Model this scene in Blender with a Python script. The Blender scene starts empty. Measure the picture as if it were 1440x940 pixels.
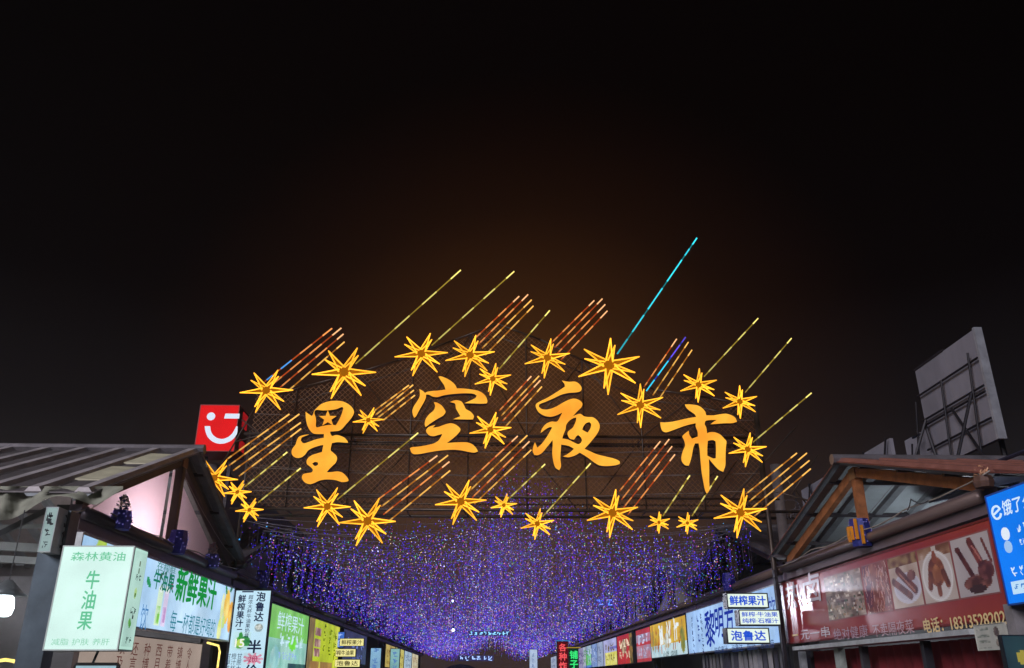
import bpy, math, random
import numpy as np
from mathutils import Vector, Matrix
from mathutils.geometry import tessellate_polygon

SC = bpy.context.scene
COL = SC.collection
R = math.radians
random.seed(7)

# ---------------------------------------------------------------- camera
PITCH, YAW, EYE, FPX = R(22.4), R(1.8), 1.6, 1176.0
cam_d = bpy.data.cameras.new('camera'); cam = bpy.data.objects.new('camera', cam_d); COL.objects.link(cam)
cam_d.sensor_width = 36.0; cam_d.lens = FPX / 1440 * 36; cam_d.clip_end = 2000; cam_d.clip_start = 0.05
cam.location = (0, 0, EYE); cam.rotation_euler = (R(90) + PITCH, 0, -YAW)
SC.camera = cam

# ---------------------------------------------------------------- night sky
SIGN_GLOW = ((.0062, .0017, .0005, 1), (.0290, .0096, .0022, 1), (.066, .0235, .0050, 1))
W = bpy.data.worlds.new('World'); SC.world = W; W.use_nodes = True
nt = W.node_tree; nd = nt.nodes; lk = nt.links
bg = nd['Background']
tc = nd.new('ShaderNodeTexCoord'); sx = nd.new('ShaderNodeSeparateXYZ'); rp = nd.new('ShaderNodeValToRGB')
lk.new(tc.outputs['Generated'], sx.inputs[0]); lk.new(sx.outputs['Z'], rp.inputs[0]); lk.new(rp.outputs[0], bg.inputs[0])
el = rp.color_ramp.elements
el[0].position = 0.0; el[0].color = (.019, .0170, .0190, 1)
el[1].position = 0.76; el[1].color = (.0003, .0003, .0006, 1)
for p, c in ((.16, (.0130, .0118, .0130)), (.27, (.0048, .0044, .0054)), (.40, (.0005, .0005, .0009)), (.60, (.0001, .0001, .0003))):
    e = el.new(p); e.color = (*c, 1)
bg.inputs[1].default_value = 1.0
# brown glow around the sign, painted into the sky colour, fading outwards
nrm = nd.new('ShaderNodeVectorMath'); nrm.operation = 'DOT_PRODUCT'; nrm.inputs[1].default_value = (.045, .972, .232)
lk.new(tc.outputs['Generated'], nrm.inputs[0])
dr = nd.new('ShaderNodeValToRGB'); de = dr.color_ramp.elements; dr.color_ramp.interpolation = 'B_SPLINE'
de[0].position = .895; de[0].color = (0, 0, 0, 1); de[1].position = 1.0; de[1].color = SIGN_GLOW[2]
for p, c in ((.953, SIGN_GLOW[0]), (.982, SIGN_GLOW[1])):
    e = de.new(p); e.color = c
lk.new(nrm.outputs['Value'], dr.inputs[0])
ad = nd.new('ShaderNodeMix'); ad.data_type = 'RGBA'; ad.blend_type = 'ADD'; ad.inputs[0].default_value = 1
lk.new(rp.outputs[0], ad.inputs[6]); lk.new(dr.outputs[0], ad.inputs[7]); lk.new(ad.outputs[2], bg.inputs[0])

# fill light added behind the camera to brighten roofs and fronts
sun_d = bpy.data.lights.new('night_fill', 'SUN'); sun_d.energy = 2.3; sun_d.angle = R(25); sun_d.color = (.97, .93, 1.0)
sun = bpy.data.objects.new('night_fill', sun_d); COL.objects.link(sun)
sun.rotation_euler = Vector((.60, .72, -.40)).to_track_quat('-Z', 'Y').to_euler()

SC.view_settings.view_transform = 'Standard'; SC.view_settings.look = 'None'
SC.view_settings.exposure = 0; SC.view_settings.gamma = 1
HAZE = .0019
SC.render.engine = 'CYCLES'
cy = SC.cycles
cy.use_denoising = True; cy.max_bounces = 5; cy.diffuse_bounces = 2; cy.glossy_bounces = 2; cy.volume_bounces = 0
cy.transparent_max_bounces = 8; cy.sample_clamp_indirect = 1.5; cy.caustics_reflective = False; cy.caustics_refractive = False

# ---------------------------------------------------------------- measuring: a pixel of the photograph on a known plane
def ray(u, v):
    x = (u - 720) / FPX; y = (470 - v) / FPX
    f = math.cos(PITCH) - y * math.sin(PITCH); z = math.sin(PITCH) + y * math.cos(PITCH)
    c, s = math.cos(YAW), math.sin(YAW)
    return (x * c + f * s, f * c - x * s, z)
def PX(u, v, X): r = ray(u, v); t = X / r[0]; return Vector((X, r[1] * t, EYE + r[2] * t))
def PY(u, v, Y): r = ray(u, v); t = Y / r[1]; return Vector((r[0] * t, Y, EYE + r[2] * t))

# ---------------------------------------------------------------- materials
def lin(c):
    return tuple(((x / 255) / 12.92 if x / 255 <= .04045 else ((x / 255 + .055) / 1.055) ** 2.4) for x in c)
MATS = {}
def emis(rgb, k=1.0, vary=0.0, scale=3.0, name='lit', rgb2=None, each=0):
    key = ('e', rgb, k, vary, scale, rgb2, each)
    if key in MATS: return MATS[key]
    m = bpy.data.materials.new(name); m.use_nodes = True; t = m.node_tree; t.nodes.clear()
    o = t.nodes.new('ShaderNodeOutputMaterial'); e = t.nodes.new('ShaderNodeEmission')
    e.inputs[0].default_value = (*lin(rgb), 1); e.inputs[1].default_value = k
    t.links.new(e.outputs[0], o.inputs[0])
    if vary:
        tc = t.nodes.new('ShaderNodeTexCoord'); n = t.nodes.new('ShaderNodeTexNoise'); n.inputs['Scale'].default_value = scale
        n.inputs['Detail'].default_value = 3
        mr = t.nodes.new('ShaderNodeMapRange'); mr.inputs[1].default_value = .3; mr.inputs[2].default_value = .7
        mr.inputs[3].default_value = k * (1 - vary); mr.inputs[4].default_value = k * (1 + vary)
        t.links.new(tc.outputs['Object'], n.inputs[0]); t.links.new(n.outputs[0], mr.inputs[0]); t.links.new(mr.outputs[0], e.inputs[1])
        if rgb2:
            cr = t.nodes.new('ShaderNodeValToRGB'); cr.color_ramp.elements[0].position = .36; cr.color_ramp.elements[1].position = .64
            cr.color_ramp.elements[0].color = (*lin(rgb), 1); cr.color_ramp.elements[1].color = (*lin(rgb2), 1); t.links.new(n.outputs[0], cr.inputs[0]); t.links.new(cr.outputs[0], e.inputs[0])
        if each:     # every lamp has its own brightness
            oi = t.nodes.new('ShaderNodeObjectInfo'); m2 = t.nodes.new('ShaderNodeMapRange'); m2.inputs[3].default_value = 1 - each; m2.inputs[4].default_value = 1 + each * .5
            mu = t.nodes.new('ShaderNodeMath'); mu.operation = 'MULTIPLY'; t.links.new(oi.outputs['Random'], m2.inputs[0]); t.links.new(m2.outputs[0], mu.inputs[0]); t.links.new(mr.outputs[0], mu.inputs[1]); t.links.new(mu.outputs[0], e.inputs[1])
    MATS[key] = m; return m
def diff(rgb, rough=.7, metal=0.0, vary=.25, scale=4.0, bump=.15, stretch=(1, 1, 1), name='surface', spec=.4):
    key = ('d', rgb, rough, metal, vary, scale, bump, stretch, spec)
    if key in MATS: return MATS[key]
    m = bpy.data.materials.new(name); m.use_nodes = True; t = m.node_tree
    b = t.nodes['Principled BSDF']; b.inputs['Roughness'].default_value = rough; b.inputs['Metallic'].default_value = metal
    b.inputs['Specular IOR Level'].default_value = spec
    tc = t.nodes.new('ShaderNodeTexCoord'); mp = t.nodes.new('ShaderNodeMapping'); mp.inputs['Scale'].default_value = stretch
    n = t.nodes.new('ShaderNodeTexNoise'); n.inputs['Scale'].default_value = scale; n.inputs['Detail'].default_value = 6; n.inputs['Roughness'].default_value = .65
    cr = t.nodes.new('ShaderNodeValToRGB'); c = lin(rgb)
    cr.color_ramp.elements[0].position = .3; cr.color_ramp.elements[1].position = .7
    cr.color_ramp.elements[0].color = (*[x * (1 - vary) for x in c], 1); cr.color_ramp.elements[1].color = (*[min(1, x * (1 + vary)) for x in c], 1)
    t.links.new(tc.outputs['Object'], mp.inputs[0]); t.links.new(mp.outputs[0], n.inputs[0]); t.links.new(n.outputs[0], cr.inputs[0]); t.links.new(cr.outputs[0], b.inputs['Base Color'])
    if bump:
        bp = t.nodes.new('ShaderNodeBump'); bp.inputs['Strength'].default_value = bump; bp.inputs['Distance'].default_value = .02
        t.links.new(n.outputs[0], bp.inputs['Height']); t.links.new(bp.outputs[0], b.inputs['Normal'])
    MATS[key] = m; return m
def print_mat(glow, rough=.5):
    key = ('p', glow, rough)
    if key in MATS: return MATS[key]
    m = bpy.data.materials.new('printed_panel'); m.use_nodes = True; t = m.node_tree; b = t.nodes['Principled BSDF']
    a = t.nodes.new('ShaderNodeVertexColor'); a.layer_name = 'print'
    b.inputs['Roughness'].default_value = rough
    if glow:
        b.inputs['Base Color'].default_value = (.02, .02, .02, 1)
        t.links.new(a.outputs[0], b.inputs['Emission Color'])
        tc = t.nodes.new('ShaderNodeTexCoord'); n = t.nodes.new('ShaderNodeTexNoise'); n.inputs['Scale'].default_value = 1.3; n.inputs['Detail'].default_value = 4
        mr = t.nodes.new('ShaderNodeMapRange'); mr.inputs[1].default_value = .3; mr.inputs[2].default_value = .7; mr.inputs[3].default_value = glow * .74; mr.inputs[4].default_value = glow * 1.14
        t.links.new(tc.outputs['Object'], n.inputs[0]); t.links.new(n.outputs[0], mr.inputs[0]); t.links.new(mr.outputs[0], b.inputs['Emission Strength'])
    else:
        t.links.new(a.outputs[0], b.inputs['Base Color'])
    MATS[key] = m; return m

# ---------------------------------------------------------------- mesh building
class MB:
    def __init__(s): s.v = []; s.f = []; s.m = []
    def add(s, vs, fs, mi=0):
        k = len(s.v); s.v += [tuple(x) for x in vs]; s.f += [tuple(i + k for i in f) for f in fs]; s.m += [mi] * len(fs); return s
    def hexa(s, c, mi=0):   # 8 corners: bottom loop then top loop
        return s.add(c, [(3, 2, 1, 0), (4, 5, 6, 7), (0, 1, 5, 4), (1, 2, 6, 5), (2, 3, 7, 6), (3, 0, 4, 7)], mi)
    def box(s, x0, x1, y0, y1, z0, z1, mi=0):
        return s.hexa([(x0, y0, z0), (x1, y0, z0), (x1, y1, z0), (x0, y1, z0), (x0, y0, z1), (x1, y0, z1), (x1, y1, z1), (x0, y1, z1)], mi)
    def bar(s, p, q, w, h, mi=0, up=(0, 0, 1)):
        p, q = Vector(p), Vector(q); d = (q - p).normalized(); up = Vector(up)
        if abs(d.dot(up)) > .97: up = Vector((0, 1, 0)) if abs(d.y) < .9 else Vector((1, 0, 0))
        a = d.cross(up).normalized(); b = a.cross(d)
        return s.hexa([p - a * w - b * h, p + a * w - b * h, p + a * w + b * h, p - a * w + b * h, q - a * w - b * h, q + a * w - b * h, q + a * w + b * h, q - a * w + b * h], mi)
    def tube(s, pts, r, n=6, mi=0, caps=True):
        pts = [Vector(p) for p in pts]; k = len(s.v); rs = r if isinstance(r, (list, tuple)) else [r] * len(pts)
        for i, p in enumerate(pts):
            d = (pts[min(i + 1, len(pts) - 1)] - pts[max(i - 1, 0)]).normalized()
            u = Vector((0, 0, 1)) if abs(d.z) < .95 else Vector((1, 0, 0))
            a = d.cross(u).normalized(); b = a.cross(d)
            for j in range(n):
                t = 2 * math.pi * j / n; s.v.append(tuple(p + (a * math.cos(t) + b * math.sin(t)) * rs[i]))
        for i in range(len(pts) - 1):
            for j in range(n):
                s.f.append((k + i * n + j, k + i * n + (j + 1) % n, k + (i + 1) * n + (j + 1) % n, k + (i + 1) * n + j)); s.m.append(mi)
        if caps:
            s.f.append(tuple(k + j for j in range(n))[::-1]); s.m.append(mi)
            s.f.append(tuple(k + (len(pts) - 1) * n + j for j in range(n))); s.m.append(mi)
        return s
    def prism(s, loops, fn, d0, d1, mi=0, sides=True, front=True, back=False):
        # loops: outline then holes in (a,b); fn(a,b,d) -> world
        tri = tessellate_polygon([[Vector((a, b, 0)) for a, b in l] for l in loops]); flat = [p for l in loops for p in l]
        if front: s.add([fn(a, b, d1) for a, b in flat], [tuple(t) for t in tri], mi)
        if back: s.add([fn(a, b, d0) for a, b in flat], [tuple(t)[::-1] for t in tri], mi)
        if sides:
            for l in loops:
                n = len(l); s.add([fn(a, b, d0) for a, b in l] + [fn(a, b, d1) for a, b in l], [(i, (i + 1) % n, n + (i + 1) % n, n + i) for i in range(n)], mi)
        return s
    def mesh(s, name, mats, org=(0, 0, 0)):
        me = bpy.data.meshes.new(name); o = Vector(org)
        me.from_pydata([tuple(Vector(x) - o) for x in s.v], [], s.f)
        for m in (mats if isinstance(mats, (list, tuple)) else [mats]): me.materials.append(m)
        if any(s.m): me.polygons.foreach_set('material_index', s.m)
        me.update(); return me
    def build(s, name, mats, parent=None, kind=None, label=None, smooth=False):
        org = parent_loc(parent) if parent else Vector((0, 0, 0))
        me = s.mesh(name, mats, org)
        if smooth: me.polygons.foreach_set('use_smooth', [True] * len(me.polygons))
        o = bpy.data.objects.new(name, me); COL.objects.link(o)
        if parent: o.parent = parent
        if kind: o['kind'] = kind
        if label: o['label'] = label
        return o
def parent_loc(p):
    v = Vector((0, 0, 0))
    while p: v = v + p.location; p = p.parent
    return v
def thing(name, label, cat, loc, group=None, kind=None):
    o = bpy.data.objects.new(name, None); COL.objects.link(o); o.location = loc; o.empty_display_size = .2
    o['label'] = label; o['category'] = cat
    if group: o['group'] = group
    if kind: o['kind'] = kind
    return o
def tag(o, label, cat, group=None, kind=None):
    o['label'] = label; o['category'] = cat
    if group: o['group'] = group
    if kind: o['kind'] = kind
    return o
def link_part(name, me, parent, loc=(0, 0, 0)):
    o = bpy.data.objects.new(name, me); COL.objects.link(o); o.parent = parent; o.location = loc; return o

# ---------------------------------------------------------------- lettering
_txt = {}
def text_geo(s, stack=False):
    """flat lettering fitted to the unit square: verts (x,y in -.5...5), faces"""
    key = (s, stack)
    if key in _txt: return _txt[key]
    c = bpy.data.curves.new('lettering', 'FONT'); c.body = '\n'.join(s) if stack else s; c.resolution_u = 3
    c.align_x = 'CENTER'
    if stack: c.space_line = 1.0
    o = bpy.data.objects.new('lettering', c); COL.objects.link(o)
    dg = bpy.context.evaluated_depsgraph_get(); me = bpy.data.meshes.new_from_object(o.evaluated_get(dg))
    v = np.array([tuple(x.co) for x in me.vertices]); f = [tuple(p.vertices) for p in me.polygons]
    bpy.data.objects.remove(o); bpy.data.curves.remove(c); bpy.data.meshes.remove(me)
    lo, hi = v.min(0), v.max(0); n = (v - lo) / np.maximum(hi - lo, 1e-6) - .5
    _txt[key] = (n[:, :2], f, (hi - lo)[:2]); return _txt[key]
def scribble_geo(n, stack=False, seed=0):
    """n unreadable brush glyphs, fitted like text_geo"""
    rg = random.Random(seed); vs = []; fs = []
    for i in range(n):
        for k in range(rg.randint(5, 7)):
            x0, y0 = rg.uniform(.1, .6), rg.uniform(.1, .9); L = rg.uniform(.25, .6); t = rg.choice((0, 0, 90, 90, 60, 125)); w = rg.uniform(.05, .085)
            dx, dy = math.cos(R(t)), math.sin(R(t)); x1, y1 = min(.95, max(.05, x0 + dx * L)), min(.95, max(.05, y0 + dy * L))
            ox, oy = (0, -i) if stack else (i, 0)
            k0 = len(vs)
            vs += [(ox + x0 - dy * w, oy + y0 + dx * w), (ox + x0 + dy * w, oy + y0 - dx * w), (ox + x1 + dy * w * .7, oy + y1 - dx * w * .7), (ox + x1 - dy * w * .7, oy + y1 + dx * w * .7)]
            fs.append((k0, k0 + 1, k0 + 2, k0 + 3))
    v = np.array(vs); lo, hi = v.min(0), v.max(0)
    return (v - lo) / (hi - lo) - .5, fs, hi - lo

# ---------------------------------------------------------------- flat signs on the street's planes
XL, XR = -5.8, 6.5
class Face:
    """a vertical plane: L faces +X, R faces -X, F faces the camera side (-Y)"""
    def __init__(s, kind, at): s.k = kind; s.at = at
    def w(s, a, z, d=0.0):
        if s.k == 'L': return Vector((s.at + d, a, z))
        if s.k == 'R': return Vector((s.at - d, a, z))
        return Vector((a, s.at - d, z))
    @property
    def sg(s): return -1 if s.k == 'R' else 1
    def px(s, u, v):
        p = PY(u, v, s.at) if s.k == 'F' else PX(u, v, s.at)
        return (p.x if s.k == 'F' else p.y), p.z
def slab(face, a0, a1, z0, z1, d0, d1, mb=None, mi=0):
    mb = mb or MB(); c = [(a0, z0), (a1, z0), (a1, z1), (a0, z1)]
    return mb.hexa([face.w(a, z, d0) for a, z in c] + [face.w(a, z, d1) for a, z in c], mi)
class Sign:
    def __init__(s, name, label, cat, face, a0, a1, z0, z1, depth=.12, front=None, casing=None, group=None, rim=.03, picture=None):
        if a0 > a1: a0, a1 = a1, a0
        s.f, s.a0, s.a1, s.z0, s.z1 = face, a0, a1, z0, z1; s.n = 0
        s.o = thing(name, label, cat, face.w((a0 + a1) / 2, z0, 0), group)
        casing = casing or diff((50, 52, 60), .5, .3)
        m = slab(face, a0, a1, z0, z1, -depth, -.012)
        for b in ((a0, a0 + rim, z0, z1), (a1 - rim, a1, z0, z1), (a0 + rim, a1 - rim, z0, z0 + rim), (a0 + rim, a1 - rim, z1 - rim, z1)):
            slab(face, *b, -.0119, .012, m)
        m.build('casing', casing, s.o)
        if picture: s.pic('face_panel', a0 + rim, a1 - rim, z0 + rim, z1 - rim, *picture, d=.002)
        elif front: slab(face, a0 + rim, a1 - rim, z0 + rim, z1 - rim, -.011, .002).build('face_panel', front, s.o)
    def pic(s, name, a0, a1, z0, z1, paint, nx, ny, glow, d=.006, rough=.5):
        f = s.f; L, Rr = (a1, a0) if f.k == 'R' else (a0, a1)
        C = Canvas(nx, ny, abs(a1 - a0), z1 - z0); paint(C)
        v = []; fs = []
        for j in range(ny + 1):
            for i in range(nx + 1): v.append(f.w(L + (Rr - L) * i / nx, z0 + (z1 - z0) * j / ny, d))
        for j in range(ny):
            for i in range(nx): k = j * (nx + 1) + i; fs.append((k, k + 1, k + nx + 2, k + nx + 1))
        mb = MB(); mb.v = v; mb.f = fs; mb.m = [0] * len(fs)
        o = mb.build(name, print_mat(glow, rough), s.o)
        at = o.data.color_attributes.new('print', 'FLOAT_COLOR', 'CORNER')
        rgb = np.clip(C.a, 0, 255) / 255; rgb = np.where(rgb <= .04045, rgb / 12.92, ((rgb + .055) / 1.055) ** 2.4)
        buf = np.ones((ny * nx, 4, 4), np.float32); buf[:, :, :3] = rgb.reshape(-1, 1, 3); at.data.foreach_set('color', buf.ravel())
        return o
    def text(s, t, ac, zc, w, h, mat, bold=.0, stack=False, scrib=0, slant=0.0):
        n = scrib or len(t); s.n += 1; f, d = s.f, .014 + .0012 * s.n
        if scrib: v, fs, _ = scribble_geo(scrib, stack, seed=s.n + int(abs(ac * 100)))
        else: v, fs, _ = text_geo(t, stack)
        P = lambda x, y, e=0: f.w(ac + f.sg * (x * w + slant * y * h), zc + y * h, d + e)
        b = max(0, bold) * (h / n if stack else h) * 1.1
        cell = (h if stack else w) / n
        if cell < .16 or n == 1 or any(ord(c) < 0x3000 for c in t): groups = [fs]; nm = 'lettering'
        else:
            groups = [[] for _ in range(n)]; nm = 'character'
            for q in fs:
                m = sum(v[i][1 if stack else 0] for i in q) / len(q)
                k = (.5 - m if stack else m + .5) * n; groups[min(n - 1, max(0, int(k)))].append(q)
        for g in groups:
            if not g: continue
            use = sorted({i for q in g for i in q}); ix = {i: k for k, i in enumerate(use)}; mb = MB()
            sh = ((0, 0),) if not b else ((0, 0), (b, 0), (-b, 0), (0, b * .8), (0, -b * .8))
            for j, (ox, oy) in enumerate(sh):
                mb.add([P(v[i][0] + ox / w, v[i][1] + oy / h, -.0002 * j) for i in use], [tuple(ix[i] for i in q) for q in g])
            o = mb.build(nm, mat, s.o)
        return o
    def tpx(s, t, p, q, h, mat, **k):           # horizontal lettering between two measured points
        a, z = s.f.px(*p); b, y = s.f.px(*q); return s.text(t, (a + b) / 2, (z + y) / 2, abs(b - a), h, mat, **k)
    def vpx(s, t, p, q, w, mat, **k):           # a column of characters
        a, z = s.f.px(*p); b, y = s.f.px(*q); return s.text(t, (a + b) / 2, (z + y) / 2, w, abs(z - y), mat, stack=True, **k)
class Canvas:
    def __init__(s, nx, ny, w, h):
        s.nx, s.ny = nx, ny; s.X, s.Y = np.meshgrid((np.arange(nx) + .5) / nx, (np.arange(ny) + .5) / ny); s.asp = w / h
        s.a = np.zeros((ny, nx, 3)); s.rg = np.random.RandomState(nx * 31 + ny)
    def noise(s, c=6):
        g = s.rg.rand(c + 2, max(3, int(c * s.asp)) + 2); y = s.Y * c; x = s.X * (g.shape[1] - 2); i = y.astype(int); j = x.astype(int); fy = y - i; fx = x - j
        return (g[i, j] * (1 - fy) * (1 - fx) + g[i + 1, j] * fy * (1 - fx) + g[i, j + 1] * (1 - fy) * fx + g[i + 1, j + 1] * fy * fx)
    def fill(s, c, c2=None, k=6):
        if c2 is None: s.a[:] = c
        else: n = s.noise(k)[..., None]; s.a[:] = np.array(c) * n + np.array(c2) * (1 - n)
    def put(s, m, c, c2=None, k=8):
        m = np.clip(m, 0, 1)[..., None]; col = np.array(c, float)
        if c2 is not None: n = s.noise(k)[..., None]; n = np.clip((n - .5) * 2 + .5, 0, 1); col = col * n + np.array(c2, float) * (1 - n)
        s.a = s.a * (1 - m) + col * m
    def ell(s, x, y, rx, ry, c, c2=None, ang=0, k=8, soft=.06):
        dx = (s.X - x) * s.asp; dy = s.Y - y; t = R(ang); u = dx * math.cos(t) + dy * math.sin(t); v = -dx * math.sin(t) + dy * math.cos(t)
        r = np.sqrt((u / rx) ** 2 + (v / ry) ** 2); s.put((1 - r) / soft + .5, c, c2, k)
    def rect(s, x0, x1, y0, y1, c, c2=None, k=8):
        s.put(((s.X > x0) & (s.X < x1) & (s.Y > y0) & (s.Y < y1)).astype(float), c, c2, k)
    def cap(s, x0, y0, x1, y1, r, c, c2=None, k=10):
        ax, ay, bx, by = x0 * s.asp, y0, x1 * s.asp, y1; px, py = s.X * s.asp - ax, s.Y - ay; dx, dy = bx - ax, by - ay
        t = np.clip((px * dx + py * dy) / (dx * dx + dy * dy + 1e-9), 0, 1); d = np.hypot(px - t * dx, py - t * dy); s.put((r - d) / (r * .25) + .5, c, c2, k)

# ================================================================ STREET
steel = diff((70, 62, 58), .45, .5, .3, 6)
dark_steel = diff((52, 48, 54), .5, .5, .3, 6)
MB().box(-120, 120, -40, 200, -.3, 0).build('ground', diff((62, 60, 58), .8, 0, .3, .6), kind='structure')
MB().box(XL + 1.2, XR - 1.2, -40, 160, .001, .005).build('street', diff((70, 68, 70), .6, 0, .25, 1.2), kind='structure')
for s, x0, x1 in ((-1, XL - .4, XL + 1.2), (1, XR - 1.2, XR + .4)):
    MB().box(x0, x1, -40, 160, .001, .12).build('pavement', diff((105, 100, 98), .8, 0, .25, 2), kind='structure')

# ================================================================ SIGN ARCH
YA = 18.6
arch = thing('entrance_arch', 'tall pipe frame with wire net that spans the street and carries the star lights', 'arch', (.6, YA, 0))
A = lambda u, v, Y=YA: PY(u, v, Y)
for x, y, r, z0, z in ((-5.75, 20.0, .045, 3.9, 7.2), (6.30, YA, .055, 0, 7.55), (6.86, YA + .75, .115, 0, 6.3)):
    MB().tube([(x, y, z0), (x, y, z)], r, 10).build('post', steel if r < .09 else diff((128, 122, 126), .5, .1), arch, smooth=True)
def beam(p, q, r=.028, n=6, name='beam', mat=None): return MB().tube([p, q], r, n).build(name, mat or steel, arch, smooth=True)
zb, zm = 5.05, 6.74
for y in (YA, YA + .8):
    beam((-5.6, y, zb), (8.3, y, zb), .035); beam((-5.6, y, zb + .28), (6.6, y, zb + .28), .024)
    beam((-5.5, y, zm), (6.3, y, zm), .034); beam((-5.3, y, zm - .16), (6.3, y, zm - .16), .016)
top = [(398, 552), (432, 543), (500, 525), (560, 507), (640, 478), (700, 456), (760, 478), (830, 512), (920, 548), (1000, 560), (1060, 572)]
tp = [A(*p) for p in top]
for i in range(len(tp) - 1):
    beam(tp[i], tp[i + 1], .024, name='top_rail'); beam(tp[i] + Vector((0, .8, 0)), tp[i + 1] + Vector((0, .8, 0)), .02, name='top_rail')
def ztop(x):
    for p, q in zip(tp, tp[1:]):
        if p.x <= x <= q.x: return p.z + (q.z - p.z) * (x - p.x) / (q.x - p.x)
    return tp[0].z if x < 0 else tp[-1].z
xs = [-4.4 + 1.33 * i for i in range(9)]
for x in xs:
    beam((x, YA, zb), (x, YA, ztop(x)), .018, name='upright'); beam((x, YA, zb), (x, YA + .8, zb), .015, name='tie')
    beam((x, YA, zm), (x, YA + .8, zm), .015, name='tie')
for i in range(8):
    a, b = (xs[i], xs[i + 1]) if i % 2 else (xs[i + 1], xs[i])
    beam((a, YA + .8, zb), (b, YA + .8, zm), .014, name='brace'); beam((b, YA, zm), (a, YA, ztop(a)), .013, name='brace')
for p, q in (((398, 552), (372, 551)), ((372, 551), (300, 674)), ((300, 674), (353, 720)), ((353, 720), (372, 712)), ((330, 622), (398, 604))): beam(A(*p), A(*q), .018, name='edge_rail')
beam(A(340, 590), A(462, 690), .016, name='brace'); beam(A(1030, 700), A(1120, 600), .018, name='brace')
beam(A(1085, 690), A(1180, 716), .02, name='brace'); beam(A(1095, 660), A(1140, 716), .018, name='brace'); beam(A(1110, 700), A(1150, 640), .016, name='brace')
rg = random.Random(3)
for k, (z0, z1) in enumerate(((6.5, 6.45), (6.2, 6.1), (5.95, 5.9), (5.7, 5.62), (5.45, 5.5), (6.95, 7.05), (7.2, 7.15), (6.62, 6.58))):
    pts = []
    for i in range(17):
        t = i / 16; pts.append((-5.3 + 11.5 * t, YA - .06 + .9 * (k % 2), z0 + (z1 - z0) * t - .14 * math.sin(math.pi * t) + rg.uniform(-.012, .012)))
    MB().tube(pts, .009, 4).build('cable', diff((120, 116, 118), .5, .2), arch)
# bunched cable ends by the far post
for k in range(14):
    c = A(rg.uniform(1105, 1160), rg.uniform(712, 736), YA + .3); r = rg.uniform(.08, .22); t0 = rg.uniform(0, 6)
    MB().tube([c + Vector((r * math.cos(t0 + i * .6), rg.uniform(-.06, .06), r * .8 * math.sin(t0 + i * .6))) for i in range(7)], .008, 4).build('cable', diff((95, 92, 100), .6), arch)
# wire net: two families of crossed wires, a real mesh one wire at a time
net = MB(); P = .088
def clip_wire(c, sgn):
    seg = []
    x = -5.35
    while x < 6.3:
        z = sgn * (x) + c
        if zb + .02 < z < ztop(x) - .02: seg.append((x, z))
        x += .05
    return (seg[0], seg[-1]) if len(seg) > 2 else None
for sgn in (-1, 1):
    c = -3.0
    while c < 16:
        w = clip_wire(c, sgn)
        if w: net.bar((w[0][0], YA + .03, w[0][1]), (w[1][0], YA + .03, w[1][1]), .0036, .0036)
        c += P * 1.414
net.build('wire_net', diff((128, 96, 68), .5, .3), arch, kind='stuff')

# ---------------------------------------------------------------- the four characters
def smooth_loop(p, n=5, sharp=62):
    N = len(p); P_ = [Vector(q) for q in p]; out = []
    cor = []
    for i in range(N):
        a, b = P_[i] - P_[i - 1], P_[(i + 1) % N] - P_[i]; cor.append(a.length > 0 and b.length > 0 and abs(math.degrees(a.angle(b))) > sharp)
    for i in range(N):
        p1, p2 = P_[i], P_[(i + 1) % N]; L = (p2 - p1).length
        m1 = (p2 - p1) if cor[i] else (p2 - P_[i - 1]).normalized() * L; m2 = (p2 - p1) if cor[(i + 1) % N] else (P_[(i + 2) % N] - p1).normalized() * L
        m1 = m1 * .9; m2 = m2 * .9
        for k in range(n):
            t = k / n; h = (2*t**3 - 3*t*t + 1, t**3 - 2*t*t + t, -2*t**3 + 3*t*t, t**3 - t*t)
            q = p1 * h[0] + m1 * h[1] + p2 * h[2] + m2 * h[3]; out.append((q.x, q.y))
    return out
star5 = [(410 + (90 if k % 2 == 0 else 36) * math.sin(k * math.pi / 5) * .98, 230 - (80 if k % 2 == 0 else 33) * math.cos(k * math.pi / 5)) for k in range(10)]
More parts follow.
